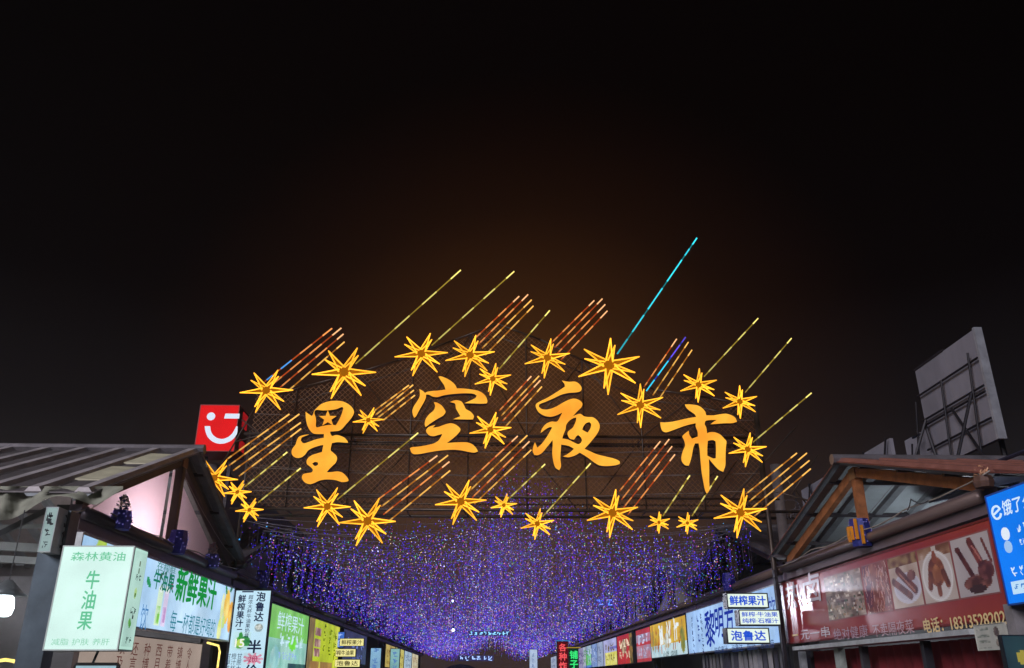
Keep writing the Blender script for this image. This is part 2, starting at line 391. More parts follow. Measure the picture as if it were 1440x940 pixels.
GLYPHS = [
 ('first golden brush character of the sign, with a small star cut inside its box', (400, 555), 6.715, [
  [[(200,165),(228,185),(258,205),(272,190),(280,160),(310,125),(350,92),(400,72),(460,62),(540,65),(600,90),(640,125),(658,165),(648,200),(620,240),(585,280),(550,320),(520,342),(480,348),(432,352),(436,375),(450,395),(490,385),(530,392),(570,412),(598,445),(600,458),(560,455),(500,452),(450,460),(442,490),(438,530),(460,550),(490,580),(498,610),(485,645),(455,675),(425,705),(400,735),(440,735),(500,728),(545,738),(580,768),(603,800),(605,818),(580,826),(540,828),(490,812),(440,805),(380,805),(330,815),(280,838),(240,848),(200,835),(175,810),(165,780),(178,755),(210,745),(260,735),(268,710),(240,680),(215,660),(210,630),(225,600),(260,575),(310,558),(355,545),(362,510),(368,478),(330,485),(270,505),(225,530),(195,570),(160,595),(115,600),(80,580),(68,550),(75,515),(105,475),(120,430),(140,400),(180,385),(235,378),(200,393),(165,408),(155,435),(180,462),(230,450),(300,425),(372,410),(374,375),(280,372),(245,345),(220,300),(205,240)],
   [(283,170),(300,148),(360,152),(420,150),(490,140),(545,120),(557,130),(545,175),(525,225),(500,270),(485,293),(450,288),(400,292),(350,302),(310,312),(298,300),(300,250),(295,215)],
   [(262,655),(290,638),(318,645),(318,665),(290,677)]], [star5]]),
 ('second golden brush character, a roof stroke over two drops and a wide base', (570, 525), 7.52, [
  [[(350,38),(375,35),(430,55),(490,90),(530,130),(545,163),(620,165),(700,175),(770,188),(820,215),(855,255),(868,300),(860,322),(800,325),(720,322),(625,320),(680,295),(740,265),(755,240),(720,220),(640,215),(560,218),(480,225),(400,238),(340,255),(290,250),(250,230),(220,228),(215,270),(185,330),(150,390),(115,455),(95,475),(80,440),(75,395),(95,345),(125,300),(150,255),(155,215),(148,170),(185,190),(208,212),(230,200),(290,190),(360,185),(425,175),(410,130),(375,80)]],
  [[(302,310),(330,312),(380,340),(415,385),(425,415),(400,450),(340,485),(270,530),(215,572),(205,545),(215,490),(250,440),(300,395),(315,350)]],
  [[(470,308),(530,288),(590,300),(620,340),(640,380),(690,410),(725,455),(715,492),(640,492),(560,490),(505,490),(540,475),(582,458),(560,420),(535,375),(525,325)]],
  [[(222,600),(250,570),(320,548),(290,578),(350,570),(420,545),(480,532),(530,545),(575,580),(583,605),(550,650),(500,695),(440,740),(520,735),(600,732),(660,735),(710,755),(750,795),(768,830),(730,842),(670,835),(600,820),(520,812),(420,815),(330,825),(240,840),(160,855),(90,858),(65,840),(48,795),(70,785),(130,780),(220,765),(300,745),(350,715),(380,670),(390,645),(350,655),(300,668),(255,660),(225,630)]]]),
 ('third golden brush character, with a long tail sweeping out low to one side', (740, 530), 6.714, [
  [[(335,38),(400,50),(460,48),(500,70),(523,110),(512,138),(470,150),(400,155),(330,172),(260,205),(180,240),(125,262),(118,285),(150,308),(210,310),(280,285),(340,250),(400,220),(450,208),(500,222),(530,255),(520,290),(480,330),(440,375),(470,362),(510,352),(545,375),(580,382),(630,385),(670,415),(693,460),(685,510),(655,560),(615,610),(575,655),(550,682),(600,705),(670,735),(750,755),(830,775),(880,800),(882,825),(840,838),(760,845),(690,838),(640,810),(580,765),(505,718),(460,745),(400,762),(345,755),(385,735),(420,710),(450,682),(400,655),(330,642),(325,700),(322,780),(328,850),(310,885),(275,860),(255,800),(245,720),(250,640),(248,600),(200,660),(150,720),(110,742),(75,740),(60,700),(70,650),(82,620),(105,672),(150,630),(200,560),(245,480),(220,478),(180,500),(135,535),(150,490),(190,445),(240,425),(290,425),(320,380),(340,340),(290,365),(230,380),(170,370),(120,340),(95,300),(90,265),(120,240),(200,200),(290,145),(365,95),(360,70)],
   [(448,392),(472,388),(468,420),(440,480),(395,520),(390,545),(410,585),(450,597),(475,562),(490,552),(515,575),(525,600),(515,625),(490,638),(450,622),(400,597),(340,585),(350,550),(370,500),(378,455),(410,415)],
   [(565,440),(595,430),(612,450),(605,490),(580,530),(550,515),(528,500),(540,470)]]]),
 ('fourth golden brush character, one tall pointed stroke through a box', (920, 560), 6.715, [
  [[(288,62),(340,62),(410,72),(450,95),(480,130),(490,165),(560,165),(620,155),(680,150),(730,165),(765,190),(780,225),(740,238),(660,240),(530,250),(560,225),(590,208),(490,215),(475,245),(490,280),(498,335),(520,325),(570,325),(620,345),(660,385),(680,410),(675,470),(672,560),(670,640),(650,698),(610,680),(560,630),(515,575),(518,680),(518,790),(520,870),(495,905),(478,870),(460,780),(445,690),(435,580),(428,490),(418,430),(385,430),(368,470),(355,540),(340,600),(325,640),(290,635),(260,600),(255,560),(270,500),(290,450),(280,400),(265,365),(285,340),(325,310),(330,345),(355,385),(410,365),(408,320),(390,270),(392,240),(340,250),(270,270),(190,300),(110,325),(75,310),(60,270),(55,230),(100,232),(170,225),(260,205),(330,190),(395,180),(380,155),(330,120),(300,90)],
   [(505,405),(550,398),(578,410),(582,480),(580,570),(555,572),(500,545),(500,470)]]])]
YL = 18.12
def face_mat():
    m = emis((250, 160, 48), 1.14, .08, 1.1, 'gold_acrylic', (255, 188, 64)); return m
shell_mat = diff((70, 52, 38), .5, .3)
for label, (ox, oy), sc, pieces in GLYPHS:
    allp = [PY(ox + x / sc, oy + y / sc, YL) for pc in pieces for x, y in pc[0]]
    cx = sum(p.x for p in allp) / len(allp); cz = min(p.z for p in allp)
    o = thing('illuminated_character', label, 'sign letter', (cx, YL, cz), 'golden characters of the market name')
    f, sh = MB(), MB()
    fn = lambda a, b, d: (a, YL - d, b)
    for pc in pieces:
        loops = []
        for L in pc:
            Ls = L if L is star5 else smooth_loop(L)
            loops.append([tuple(PY(ox + x / sc, oy + y / sc, YL).xz) for x, y in Ls])
        f.prism(loops, fn, 0, .012, sides=False); sh.prism(loops, fn, -.14, .008, front=False, back=True)
    f.build('face', face_mat(), o); sh.build('shell', shell_mat, o)
    bk = MB()
    for dx in (-.28, .28): bk.tube([(cx + dx, YL + .14, cz + .5), (cx + dx, YA, cz + .5)], .012, 5)
    bk.build('bracket', dark_steel, o)

# ---------------------------------------------------------------- star lights
def star_template(r, k):
    lit = emis((255, 172, 44), 2.2, .15, 2.5, 'gold_neon', None, .28); dim = emis((206, 118, 12), .66, .3, 3, 'gold_backing')
    rays = []
    for i, a in enumerate((84, 18, -35, -94, 201, 144)): rays.append((a, (1.0, 1.1, 1.05, 1.02, 1.1, 1.0)[i], .115))
    for a, L in ((72, .78), (-15, .9), (-104, .82), (163, .84)): rays.append((a, L, .085))
    out = []
    for a, L, w in rays:
        d = Vector((math.cos(R(a)), 0, math.sin(R(a)))); n = Vector((-d.z, 0, d.x)); mb = MB(); tip = d * L - Vector((0, .03, 0))
        for sgn in (-1, 1): mb.tube([d * .15 + n * w * sgn * 1.0 - Vector((0, .10, 0)), d * L * .5 + n * w * sgn * .55 - Vector((0, .07, 0)), tip], [r, r, r * .8], 5, 0)
        # raised spike behind the tubes, with a dim gold glow of its own
        b = [d * .05 + n * w, d * .05 - n * w, d * L * .97]
        mb.add([b[0], b[1], b[2], d * .1 - Vector((0, .07, 0))], [(0, 3, 2), (1, 2, 3), (0, 1, 3), (0, 2, 1)], 1)
        out.append(mb.mesh('ray', [lit, dim]))
    hub = MB().tube([(0, .05, 0), (0, -.12, 0)], [.15, .1], 10)
    return out, hub.mesh('hub', emis((190, 112, 12), .62, .2, 3, 'gold_backing'))
TPL = {'big': star_template(.027, 0), 'mid': star_template(.035, 1), 'small': star_template(.049, 2)}
STARS = [ # u, v, radius in px, tilt, label
 (375,550,34,-16,'gold star light level with the red smiling sign, under a blue tinted streak bundle'),
 (484,524.5,41,-17,'large gold star light just above the first golden character'),
 (592.5,498.5,34,-14,'gold star light over the second character, at the foot of a long lone streak'),
 (661,500.5,32,-8,'gold star light above the second character, at the foot of a red streak bundle'),
 (693,533.5,24,-4,'smaller gold star light at the end of the second character\'s roof stroke'),
 (769.5,504,30,-5,'gold star light right above the top of the third character'),
 (856,515,42,0,'largest gold star light, at the foot of the long cyan streak'),
 (900,570.5,32,2,'gold star light between the third and fourth characters, under the blue and purple streak bundle'),
 (982,542,25,-2,'gold star light above the top of the fourth character'),
 (1040,565.5,24,0,'gold star light off the end of the fourth character\'s cross stroke'),
 (1051,632.5,25,-9,'gold star light beside the box of the fourth character, lower of the two there'),
 (518,591.5,20,-14,'small gold star light between the first and second characters'),
 (689.5,605,27,-11,'gold star light between the second and third characters'),
 (302,673,30,-21,'gold star light below the red smiling sign, largest of the three at the edge'),
 (334,692.5,18,-16,'small gold star light between two others below the red smiling sign'),
 (351,717.5,18,-16,'small gold star light lowest of the three below the red smiling sign'),
 (460.5,713,30,-18,'gold star light directly under the base of the first character'),
 (517,733.5,36,-18,'large gold star light hanging lowest, between the first and second characters'),
 (648,706,33,-14,'large gold star light under the base of the second character'),
 (708.5,711,17,-10,'small gold star light just beside the large star under the second character'),
 (755.5,737,22,-6,'gold star light hanging in front of the fairy lights under the third character'),
 (861,722,34,-5,'large gold star light on the low beam between the third and fourth characters'),
 (926.5,735,15,0,'tiny gold star light on the low beam, under the first leg of the fourth character'),
 (966.5,736,15,-1,'tiny gold star light on the low beam, under the point of the fourth character'),
 (1040.5,721.5,35,-9,'large gold star light on the low beam near the far post'),
]
YS = 18.0
for u, v, rpx, tilt, label in STARS:
    c = PY(u, v, YS); Rm = (PY(u + rpx, v, YS) - PY(u - rpx, v, YS)).length / 2
    rays, hub = TPL['big' if rpx > 29 else 'mid' if rpx > 19 else 'small']
    o = thing('star_light', label, 'star light', c, 'gold star lights on the arch')
    o.scale = (Rm, Rm * .8, Rm); o.rotation_euler = (0, -R(tilt), 0)
    for me in rays: link_part('ray', me, o)
    link_part('hub', hub, o)
    m = MB().tube([(0, .05, 0), (0, (YA - YS) / Rm * 1.2, 0)], .03 / Rm * .6, 5); link_part('mount', m.mesh('mount', dark_steel), o)

# ---------------------------------------------------------------- streak lights
gold_t = ((206, 128, 44), (255, 190, 92)); red_t = ((206, 86, 36), (255, 158, 84)); lone_t = ((178, 150, 56), (240, 222, 120))
cyan_t = ((10, 120, 130), (60, 225, 245)); blue_t = ((30, 70, 190), (50, 210, 250))
METEORS = [ # label, [ (start, end, palette) ... ]
 ('bundle of four red gold light streaks over the red smiling sign, one tipped blue', [((372,537),(467,462),'b1'),((384,540),(480,461.5),'red'),((394,545),(483,470),'red'),((404,551),(484.5,481),'gold')]),
 ('bundle of four red light streaks above the second character', [((668,476),(730,417),'red'),((673,484),(742.5,414.5),'red'),((678,490),(747.5,422),'gold'),((682,500),(750,430.5),'gold')]),
 ('bundle of four deep red light streaks above the third character', [((776,482),(835.5,423),'red'),((780,489),(847,420.5),'red'),((784,497),(851,428.5),'red'),((789,506),(854,437.5),'red')]),
 ('bundle of light streaks with one cyan and purple tube, above the fourth character', [((906,544),(951.5,477),'red'),((909,550),(964,474.5),'blue'),((918,556),(968,481.5),'gold'),((927,561),(973,492.5),'gold')]),
 ('short bundle of four gold light streaks between the first and second characters', [((525,579),(575,542),'gold'),((528,584),(581,541.5),'gold'),((531,588),(582,549),'gold'),((538,592),(583.5,556),'gold')]),
 ('bundle of four red gold light streaks between the second and third characters, near their tops', [((702,578),(747,529.5),'red'),((705,585),(758,529),'gold'),((707,592),(760,535),'red'),((711,600),(762,544),'gold')]),
 ('bundle of four light streaks running up to the first character from the edge stars', [((318,647),(407,582.5),'gold'),((322,655),(421,582.5),'gold'),((328,662),(423,594.5),'gold'),((336,670),(423.5,603),'gold')]),
 ('bundle of four light streaks under the second character, rising from the lowest large star', [((531,703),(615,641),'red'),((536,713),(630,640.5),'gold'),((539,724),(632,649.5),'red'),((541,738),(633,662),'gold')]),
 ('bundle of four light streaks beneath the gap between the second and third characters', [((660,677),(728,613.5),'red'),((661,690),(741.5,612.5),'gold'),((664,700),(744.5,621),'red'),((667,709),(747,633),'gold')]),
 ('bundle of four red light streaks between the third and fourth characters', [((871,691),(928.5,621),'red'),((874,703),(941,618),'red'),((877,714),(945,628),'red'),((883,724),(949,639.5),'red')]),
 ('bundle of four light streaks past the far post, beside the corrugated gable', [((1049,695),(1120.5,637.5),'gold'),((1054,705),(1134.5,637.5),'gold'),((1057,715),(1138,648),'gold'),((1061,726),(1140,659.5),'gold')]),
 ('long lone yellow light streak rising above the first character', [((500,512),(648,380),'lone')]),
 ('long lone yellow light streak rising above the second character', [((607,486),(723,382),'lone')]),
 ('lone yellow light streak between the second and third characters', [((702,519),(773,437),'lone')]),
 ('long cyan light streak, highest point of the whole arch', [((868,498),(980,335),'cyan')]),
 ('lone yellow light streak rising above the fourth character', [((990,530),(1066,448),'lone')]),
 ('lone yellow light streak beyond the end of the fourth character\'s cross stroke, high up', [((1048,552),(1113,476),'lone')]),
 ('lone yellow light streak above the far post', [((1059,622),(1141,553),'lone')]),
 ('lone yellow light streak above the small middle star of the edge group', [((344,685),(404,636),'lone')]),
 ('lone yellow light streak above the lowest small star of the edge group', [((363,707),(423,658.5),'lone')]),
 ('long lone yellow light streak under the first and second characters', [((474,703),(588,609),'lone')]),
 ('short lone light streak over the small star under the gap before the third character', [((715,702),(766.5,653),'lone')]),
 ('lone light streak rising to the tail of the third character', [((763,727),(830.5,652),'lone')]),
 ('short lone light streak under the first leg of the fourth character', [((932,726),(970,669),'lone')]),
 ('short lone light streak behind the point of the fourth character', [((973,726),(1009,670),'lone')]),
]
YM = 18.4
def pal(n):
    return {'gold': gold_t, 'red': red_t, 'lone': lone_t, 'cyan': cyan_t, 'blue': blue_t, 'b1': red_t}[n]
rg = random.Random(11)
for label, tubes in METEORS:
    cs = [PY(*t[0], YM) for t in tubes]; c = sum(cs, Vector()) / len(cs)
    o = thing('streak_light', label, 'light streak', c, 'light streaks behind the stars')
    for st, en, pn in tubes:
        a, b = PY(*st, YM), PY(*en, YM); dim, lit = pal(pn); k = 1.3 if pn == 'cyan' else 1
        t = MB().tube([a, b], .0145, 6).build('tube', emis(dim, .9 * k if pn in ('cyan', 'blue') else .74, .3, 1.3, 'dim_tube'), o)
        L = (b - a).length; pos = 0.04
        segs = []
        if pn == 'lone': segs = [(.90, 1.0, 1.5), (.62, .76, 1.0), (.36, .50, .85), (.08, .22, .7)]
        elif pn in ('cyan',): segs = [(.0, .12, .6), (.18, .32, 1.0), (.37, .55, 1.1), (.61, .80, 1.2), (.84, .90, 1.0), (.94, 1.0, 1.4)]
        elif pn == 'blue': segs = [(.0, .2, 1.2), (.28, .55, 1.3), (.62, .85, 1.1), (.9, 1.0, .8)]
        else:
            j = rg.uniform(-.04, .04); segs = [(.86 + j, 1.0, 1.25), (.52 + j, .70 + j, 1.0), (.24 + j, .40 + j, .9), (.03, .12 + j, .75)]
        for s0, s1, g in segs:
            col = lit
            if pn == 'b1': col = (90, 170, 255) if s0 < .3 else lit
            if pn == 'blue' and s0 > .6: col = (110, 90, 250)
            if pn == 'red' and g > 1.1: col = (255, 188, 130)
            MB().tube([a + (b - a) * s0, a + (b - a) * s1], .0166 if pn != 'cyan' else .019, 6).build('lit_segment', emis(col, round(g, 2), 0, 1, 'lit_tube'), t)

# ================================================================ STALL BUILDINGS with gables towards the street
def stall(side, y0, y1, ya, za, ze, label, rafter, sheet_top, sheet_under, rib, panel=None, near=False, beam_c=(116, 102, 118)):
    X0 = XL if side < 0 else XR
    X = lambda d: X0 + side * d
    o = thing('gabled_stall', label, 'stall', (X0, ya, 0), 'gabled stalls along the street')
    bm = diff(beam_c, .55, .2, .3, 3, .2, (1, .15, 1))
    MB().box(min(X(.02), X(.2)), max(X(.02), X(.2)), y0, y1, 3.58, 3.93).build('fascia_beam', bm, o)
    MB().tube([(X(-.03), y0, 3.80), (X(-.03), y1, 3.80)], .085, 8).build('gutter', diff((112, 94, 90) if side > 0 else (96, 88, 98), .4, .3, .3, 3, .1, (1, .1, 1)), o, smooth=True)
    for y in (y0 + .14, y1 - .14):
        MB().box(min(X(.22), X(.4)), max(X(.22), X(.4)), y - .1, y + .1, 0, 3.93).build('column', dark_steel, o)
    for d in ((.1, 6.2) if near else (.1,)):
        MB().bar((X(d), y0 + .05, ze), (X(d), ya, za), .055, .085).build('rafter', rafter, o)
        MB().bar((X(d), y1 - .05, ze), (X(d), ya, za), .055, .085).build('rafter', rafter, o)
        MB().bar((X(d), ya, 3.9), (X(d), ya, za - .05), .07, .075).build('king_post', rafter, o)
    if near:   # gusset where the timbers meet
        MB().box(X(.03) - .01, X(.03) + .01, ya - .12, ya + .12, za - .14, za + .06).build('gusset', diff((150, 110, 75), .6, .2), o)
    for k in range(3):
        t = (k + .5) / 3
        for ye in (y0, y1):
            y, z = ye + (ya - ye) * t, ze + (za - ze) * t + .12
            MB().bar((X(-.12), y, z), (X(6.6), y, z), .03, .035).build('purlin', dark_steel, o)
    L = 7.0; n = 10 if near else 1; wd = L / n
    for ye, sg in ((y0, -1), (y1, 1)):
        sl = (za - ze) / abs(ya - ye); ov = .3
        P = lambda d, t, h: (X(d), ya + (ye + sg * ov - ya) * t, za + .17 - sl * abs(ye + sg * ov - ya) * t + h)
        def sheet(d0, d1):
            m = MB(); c = [(d0, 0), (d1, 0), (d1, 1), (d0, 1)]
            m.hexa([P(d, t, 0) for d, t in c] + [P(d, t, .02) for d, t in c], 0)
            m.add([P(d, t, -.004) for d, t in c], [(0, 1, 2, 3)], 1)
            k = d0 + .04
            while k < d1 - .05:
                c2 = [(k, 0), (k + .24, 0), (k + .24, 1), (k, 1)]; c3 = [(k + .05, 0), (k + .19, 0), (k + .19, 1), (k + .05, 1)]
                m.hexa([P(d, t, .021) for d, t in c2] + [P(d, t, .085) for d, t in c3], 2)
                m.hexa([P(d, t, -.05) for d, t in c3] + [P(d, t, -.006) for d, t in c2], 3); k += .7
            return m
        mats = [sheet_top, sheet_under, rib, diff((118, 124, 130), .5, .4)]
        if near:
            me = sheet(-.25, -.25 + wd - .004).mesh('roof_sheet', mats, (X(-.25), ya, za))
            for i in range(n):
                q = link_part('roof_sheet', me, o, Vector((X(-.25) + side * wd * i, ya, za)) - o.location); q.location.z += (i % 2) * .006
        else: sheet(-.25, L).build('roof_sheet', mats, o)
    MB().tube([(X(-.3), ya, za + .22), (X(L), ya, za + .22)], .10, 8).build('ridge_cap', diff((120, 116, 122), .4, .5, .3, 3, .1), o)
    if panel:
        for a, b in ((y0 + .25, ya - .08), (ya + .08, y1 - .25)):
            lo, hi = min(a, b), max(a, b)
            zz = lambda y: max(3.95, za - (za - ze) / (abs(ya - (y0 if y < ya else y1))) * abs(y - ya) - .06)
            m = MB(); c = [(lo, 3.94), (hi, 3.94), (hi, zz(hi)), (lo, zz(lo))]
            m.add([(X(.28), y, z) for y, z in c], [(0, 1, 2, 3)]); m.build('gable_panel', panel, o)
    MB().box(min(X(6.6), X(6.8)), max(X(6.6), X(6.8)), y0, y1, 0, 4.3).build('back_wall', diff((90, 90, 95), .8), o)
    for y in (y0 + .02,) if not near else (y0 + .02, y1 - .1):
        if not (near and y < ya): MB().box(min(X(.5), X(6.6)), max(X(.5), X(6.6)), y, y + .08, 0, 3.75).build('partition', diff((120, 122, 126), .7, 0, .2, 2), o)
    return o
def translucent(rgb, name='tinted_sheet'):
    m = bpy.data.materials.new(name); m.use_nodes = True; t = m.node_tree; t.nodes.clear(); o = t.nodes.new('ShaderNodeOutputMaterial'); mx = t.nodes.new('ShaderNodeMixShader')
    a, b = t.nodes.new('ShaderNodeBsdfDiffuse'), t.nodes.new('ShaderNodeBsdfTranslucent'); n = t.nodes.new('ShaderNodeTexNoise'); n.inputs['Scale'].default_value = 1.2
    cr = t.nodes.new('ShaderNodeValToRGB'); c = lin(rgb); cr.color_ramp.elements[0].color = (*[x * .8 for x in c], 1); cr.color_ramp.elements[1].color = (*c, 1)
    t.links.new(n.outputs[0], cr.inputs[0])
    for q in (a, b): t.links.new(cr.outputs[0], q.inputs[0])
    mx.inputs[0].default_value = .65; t.links.new(a.outputs[0], mx.inputs[1]); t.links.new(b.outputs[0], mx.inputs[2]); t.links.new(mx.outputs[0], o.inputs[0]); return m
pink = translucent((232, 196, 208)); milk = translucent((226, 220, 214))
brown = diff((74, 58, 52), .6, .1); rust = diff((150, 94, 58), .6, .1, .45, 5)
rib_l = diff((186, 180, 184), .5, .2, .35, 2); sheet_l = diff((100, 95, 98), .55, .2, .5, 1.2)
stall(-1, 12.3, 20.1, 16.15, 5.52, 3.98, 'wide dark ribbed roof with a pink gable, over the juice and avocado signs', brown, sheet_l, diff((120, 112, 112), .7), rib_l, pink, True)
stall(1, 10.7, 18.5, 14.56, 5.02, 3.95, 'open gable with rust brown timbers over the red food banner', rust, diff((112, 66, 58), .55, .2, .4, 1.5), diff((150, 160, 166), .5, .1, .25, 1), diff((140, 92, 82), .5, .2), None, True, (112, 98, 104))
gray_s = diff((82, 78, 84), .6, .2, .3, 1)
ORD = ['first', 'second', 'third', 'fourth', 'fifth', 'sixth', 'seventh', 'eighth', 'ninth']
for k in range(8):
    y0 = 20.3 + 8.2 * k
    stall(-1, y0, y0 + 8.1, y0 + 4.0, 5.25, 3.96, f'{ORD[k]} gabled stall beyond the arch on the side of the green and yellow signs', brown, gray_s, gray_s, gray_s, milk if k < 3 else None)
    y0 = 18.7 + 8.2 * k
    stall(1, y0, y0 + 8.1, y0 + 4.0, 5.15, 3.95, f'{ORD[k]} gabled stall beyond the arch on the side of the blue juice sign', brown, gray_s, diff((110, 116, 122), .6), gray_s, milk if k in (1, 2) else None)

# ================================================================ SIGNS of the near stalls
L_, R_ = Face('L', XL + .1), Face('R', XR - .06)
dk = diff((40, 42, 50), .5, .3); wh = diff((190, 195, 200), .4, .1)
T = lambda rgb, k=1.0: emis(rgb, k, 0, 1, 'backlit_print')
def juice(C):
    C.fill((186, 222, 252), (160, 204, 246), 3)
    C.put(np.exp(-((C.X - .6) / .3) ** 2) * .5, (214, 238, 255))
    C.ell(.085, .90, .17, .14, (196, 226, 90), (150, 200, 70)); C.ell(.345, .66, .11, .05, (30, 150, 90), ang=-30); C.ell(.30, .78, .09, .05, (60, 170, 120), ang=40)
    for x, c, c2 in ((.425, (120, 200, 70), (214, 240, 210)), (.462, (196, 150, 205), (226, 214, 244))):
        C.rect(x - .014, x + .014, .06, .62, c2); C.rect(x - .012, x + .012, .08, .36, c, c2, 7); C.ell(x, .62, .10, .05, (240, 250, 250)); C.ell(x + .004, .18, .05, .07, c)
        C.cap(x + .003, .62, x + .012, .88, .02, (60, 90, 80))
    C.ell(.412, .80, .08, .04, (40, 90, 60), ang=40); C.ell(.488, .70, .05, .06, (150, 40, 70))
    C.ell(.945, .62, .19, .33, (245, 190, 50), (250, 220, 120), 0, 6); C.ell(.99, .45, .16, .30, (226, 150, 40), (245, 200, 80)); C.ell(.905, .55, .10, .30, (214, 230, 110), (240, 245, 190))
    C.ell(.90, .16, .13, .22, (222, 238, 96), (240, 246, 170)); C.ell(.93, .32, .08, .12, (206, 230, 120)); C.ell(.925, .93, .11, .05, (40, 130, 70), ang=-50); C.ell(.97, .96, .09, .04, (40, 120, 80), ang=30)
S = Sign('fascia_sign', 'long pale blue lightbox with green lettering, juice cups and mangoes', 'shop sign', L_, 12.2, 20.05, 2.36, 3.52, .14, None, wh, 'shop signs along the street', picture=(juice, 220, 34, 1.0))
S.tpx('在榨鲜', (220, 796), (246, 803), .15, T((50, 130, 120)))
S.tpx('牛油果', (215, 815), (244, 820.5), .33, T((10, 120, 96)), bold=.02)
S.tpx('新鲜果汁', (247, 822), (303, 837), .58, T((16, 142, 60)), bold=.035)
S.tpx('饮', (196, 867), (206, 869), .4, T((70, 130, 190)))
S.tpx('每一杯都是好喝的', (238, 873), (301, 884), .36, T((40, 128, 150)), bold=-.004)

F1 = Face('F', 10.5)
S = Sign('avocado_lightbox', 'bright mint white lightbox with three stacked green characters, hung by the dark pillar', 'shop sign', F1, -5.10, -4.24, 1.90, 3.09, .42, emis((222, 255, 247), 1.0, .1, 1.5), diff((215, 228, 225), .4, 0, .1), 'shop signs along the street', rim=.014)
g = T((112, 204, 160))
S.tpx('森林黄油', (101, 783), (177, 783), .105, g, bold=.01)
S.vpx('牛油果', (133, 803), (119, 886), .16, T((100, 198, 152)), bold=.015)
for t_, u in (('减脂', 73), ('护肤', 102), ('养肝', 131)): S.tpx(t_, (u, 903), (u + 24, 903), .075, T((140, 212, 180)))
sd = Face('L', -4.24); q = slab(sd, 10.52, 10.90, 1.92, 3.07, .0, .006).build('side_panel', emis((196, 240, 226), .85, .08, 2), S.o)
S2 = object.__new__(Sign); S2.f, S2.o, S2.n = sd, S.o, 0
def fruits(C):
    C.fill((200, 240, 228), (186, 230, 216)); C.ell(.5, .88, .022, .035, (40, 60, 50), (110, 130, 110)); C.ell(.5, .80, .02, .03, (120, 150, 130)); C.ell(.5, .56, .032, .055, (150, 200, 110), (190, 225, 150))
    C.ell(.5, .54, .018, .025, (60, 110, 40)); C.ell(.42, .24, .035, .05, (60, 150, 60), (120, 200, 90), 20); C.ell(.6, .31, .018, .028, (30, 40, 40))
S2.pic('fruit_print', 10.54, 10.88, 1.95, 3.04, fruits, 18, 52, .85, .008)
for z in (2.74, 2.36, 2.02): S2.text('', 10.71, z, .16, .08, T((40, 60, 60)), scrib=2)

tag(MB().box(-5.70, -5.38, 11.10, 11.36, 0, 3.62).build('steel_pillar', diff((70, 82, 92), .45, .5, .3, 3)), 'thick dark steel pillar standing behind the mint white lightbox', 'pillar')
S = Sign('small_sign_box', 'small white box with dark brush marks at the top of the steel pillar', 'sign', Face('F', 10.86), -5.58, -5.42, 3.06, 3.62, .45, emis((186, 214, 214), .6, .15, 4), diff((190, 198, 202), .6), rim=.01)
S.text('', -5.50, 3.47, .10, .16, diff((40, 50, 60)), scrib=1); S.text('', -5.50, 3.30, .08, .09, diff((50, 60, 70)), scrib=1); S.text('', -5.50, 3.15, .06, .08, diff((50, 60, 70)), scrib=1)
S2 = object.__new__(Sign); S2.f, S2.o, S2.n = Face('L', -5.42), S.o, 5
for z, h in ((3.53, .05), (3.42, .05), (3.28, .14), (3.13, .08)): S2.text('', 11.08, z, .16, h, diff((50, 56, 66)), scrib=1)

# price board, doorway rope light, screen, bulb
S = Sign('price_board', 'beige board of upright brown writing below the pale blue juice lightbox', 'menu board', Face('L', XL - .1), 13.2, 18.9, .9, 2.28, .06, emis((196, 176, 164), .62, .12, 1.2), brown, rim=.02)
for i, t in enumerate(('以及它们都', '还言真方子', '种博友里鲜', '西月土各大', '带着了去吃', '镇博打弹店', '令人说好喝')):
    S.text(t, 14.7 + i * .56, 1.60, .3, 1.15, T((110, 40, 36), .55), stack=True)
def rope(name, label, pts, r=.022):
    o = MB().tube(pts, r, 6).build(name, emis((255, 226, 120), 1.6, .35, 22, 'rope_light'), smooth=True); return tag(o, label, 'rope light')
rope('rope_light', 'yellow rope light bent round the doorway below the juice lightbox', [Vector((XL - .02, 18.95, 2.30)), Vector((XL - .02, 19.75, 2.27)), Vector((XL - .02, 19.9, 2.15)), Vector((XL - .02, 19.85, 1.0))])
rope('rope_light', 'curl of yellow rope light hanging low beside the steel pillar', [PY(u, v, 11.2) for u, v in ((-20, 936), (-4, 930), (8, 928), (20, 930), (28, 936), (31, 946), (28, 958))])
t = thing('hanging_screen', 'black framed screen hung by a rod under the mint white lightbox', 'screen', PY(143, 945, 10.7)); f = Face('F', 10.7)
(a0, _), (a1, z1) = f.px(104, 934), f.px(168, 932); lp = smooth_loop([(a0, 1.2), (a1, 1.2), (a1, z1 - .03), (a1 - .03, z1), (a0 + .03, z1), (a0, z1 - .03)], 3, 40)
MB().prism([lp], lambda a, z, d: f.w(a, z, d), -.05, .0, back=True).build('bezel', diff((14, 14, 16), .3), t)
slab(f, a0 + .03, a1 - .03, 1.23, z1 - .035, .001, .004).build('display', emis((176, 214, 226), .8, .2, 4), t)
MB().bar(f.w(a0 + .2, z1 - .02, -.03), f.w(a0 + .26, z1 + .20, -.03), .014, .01).build('rod', dk, t)
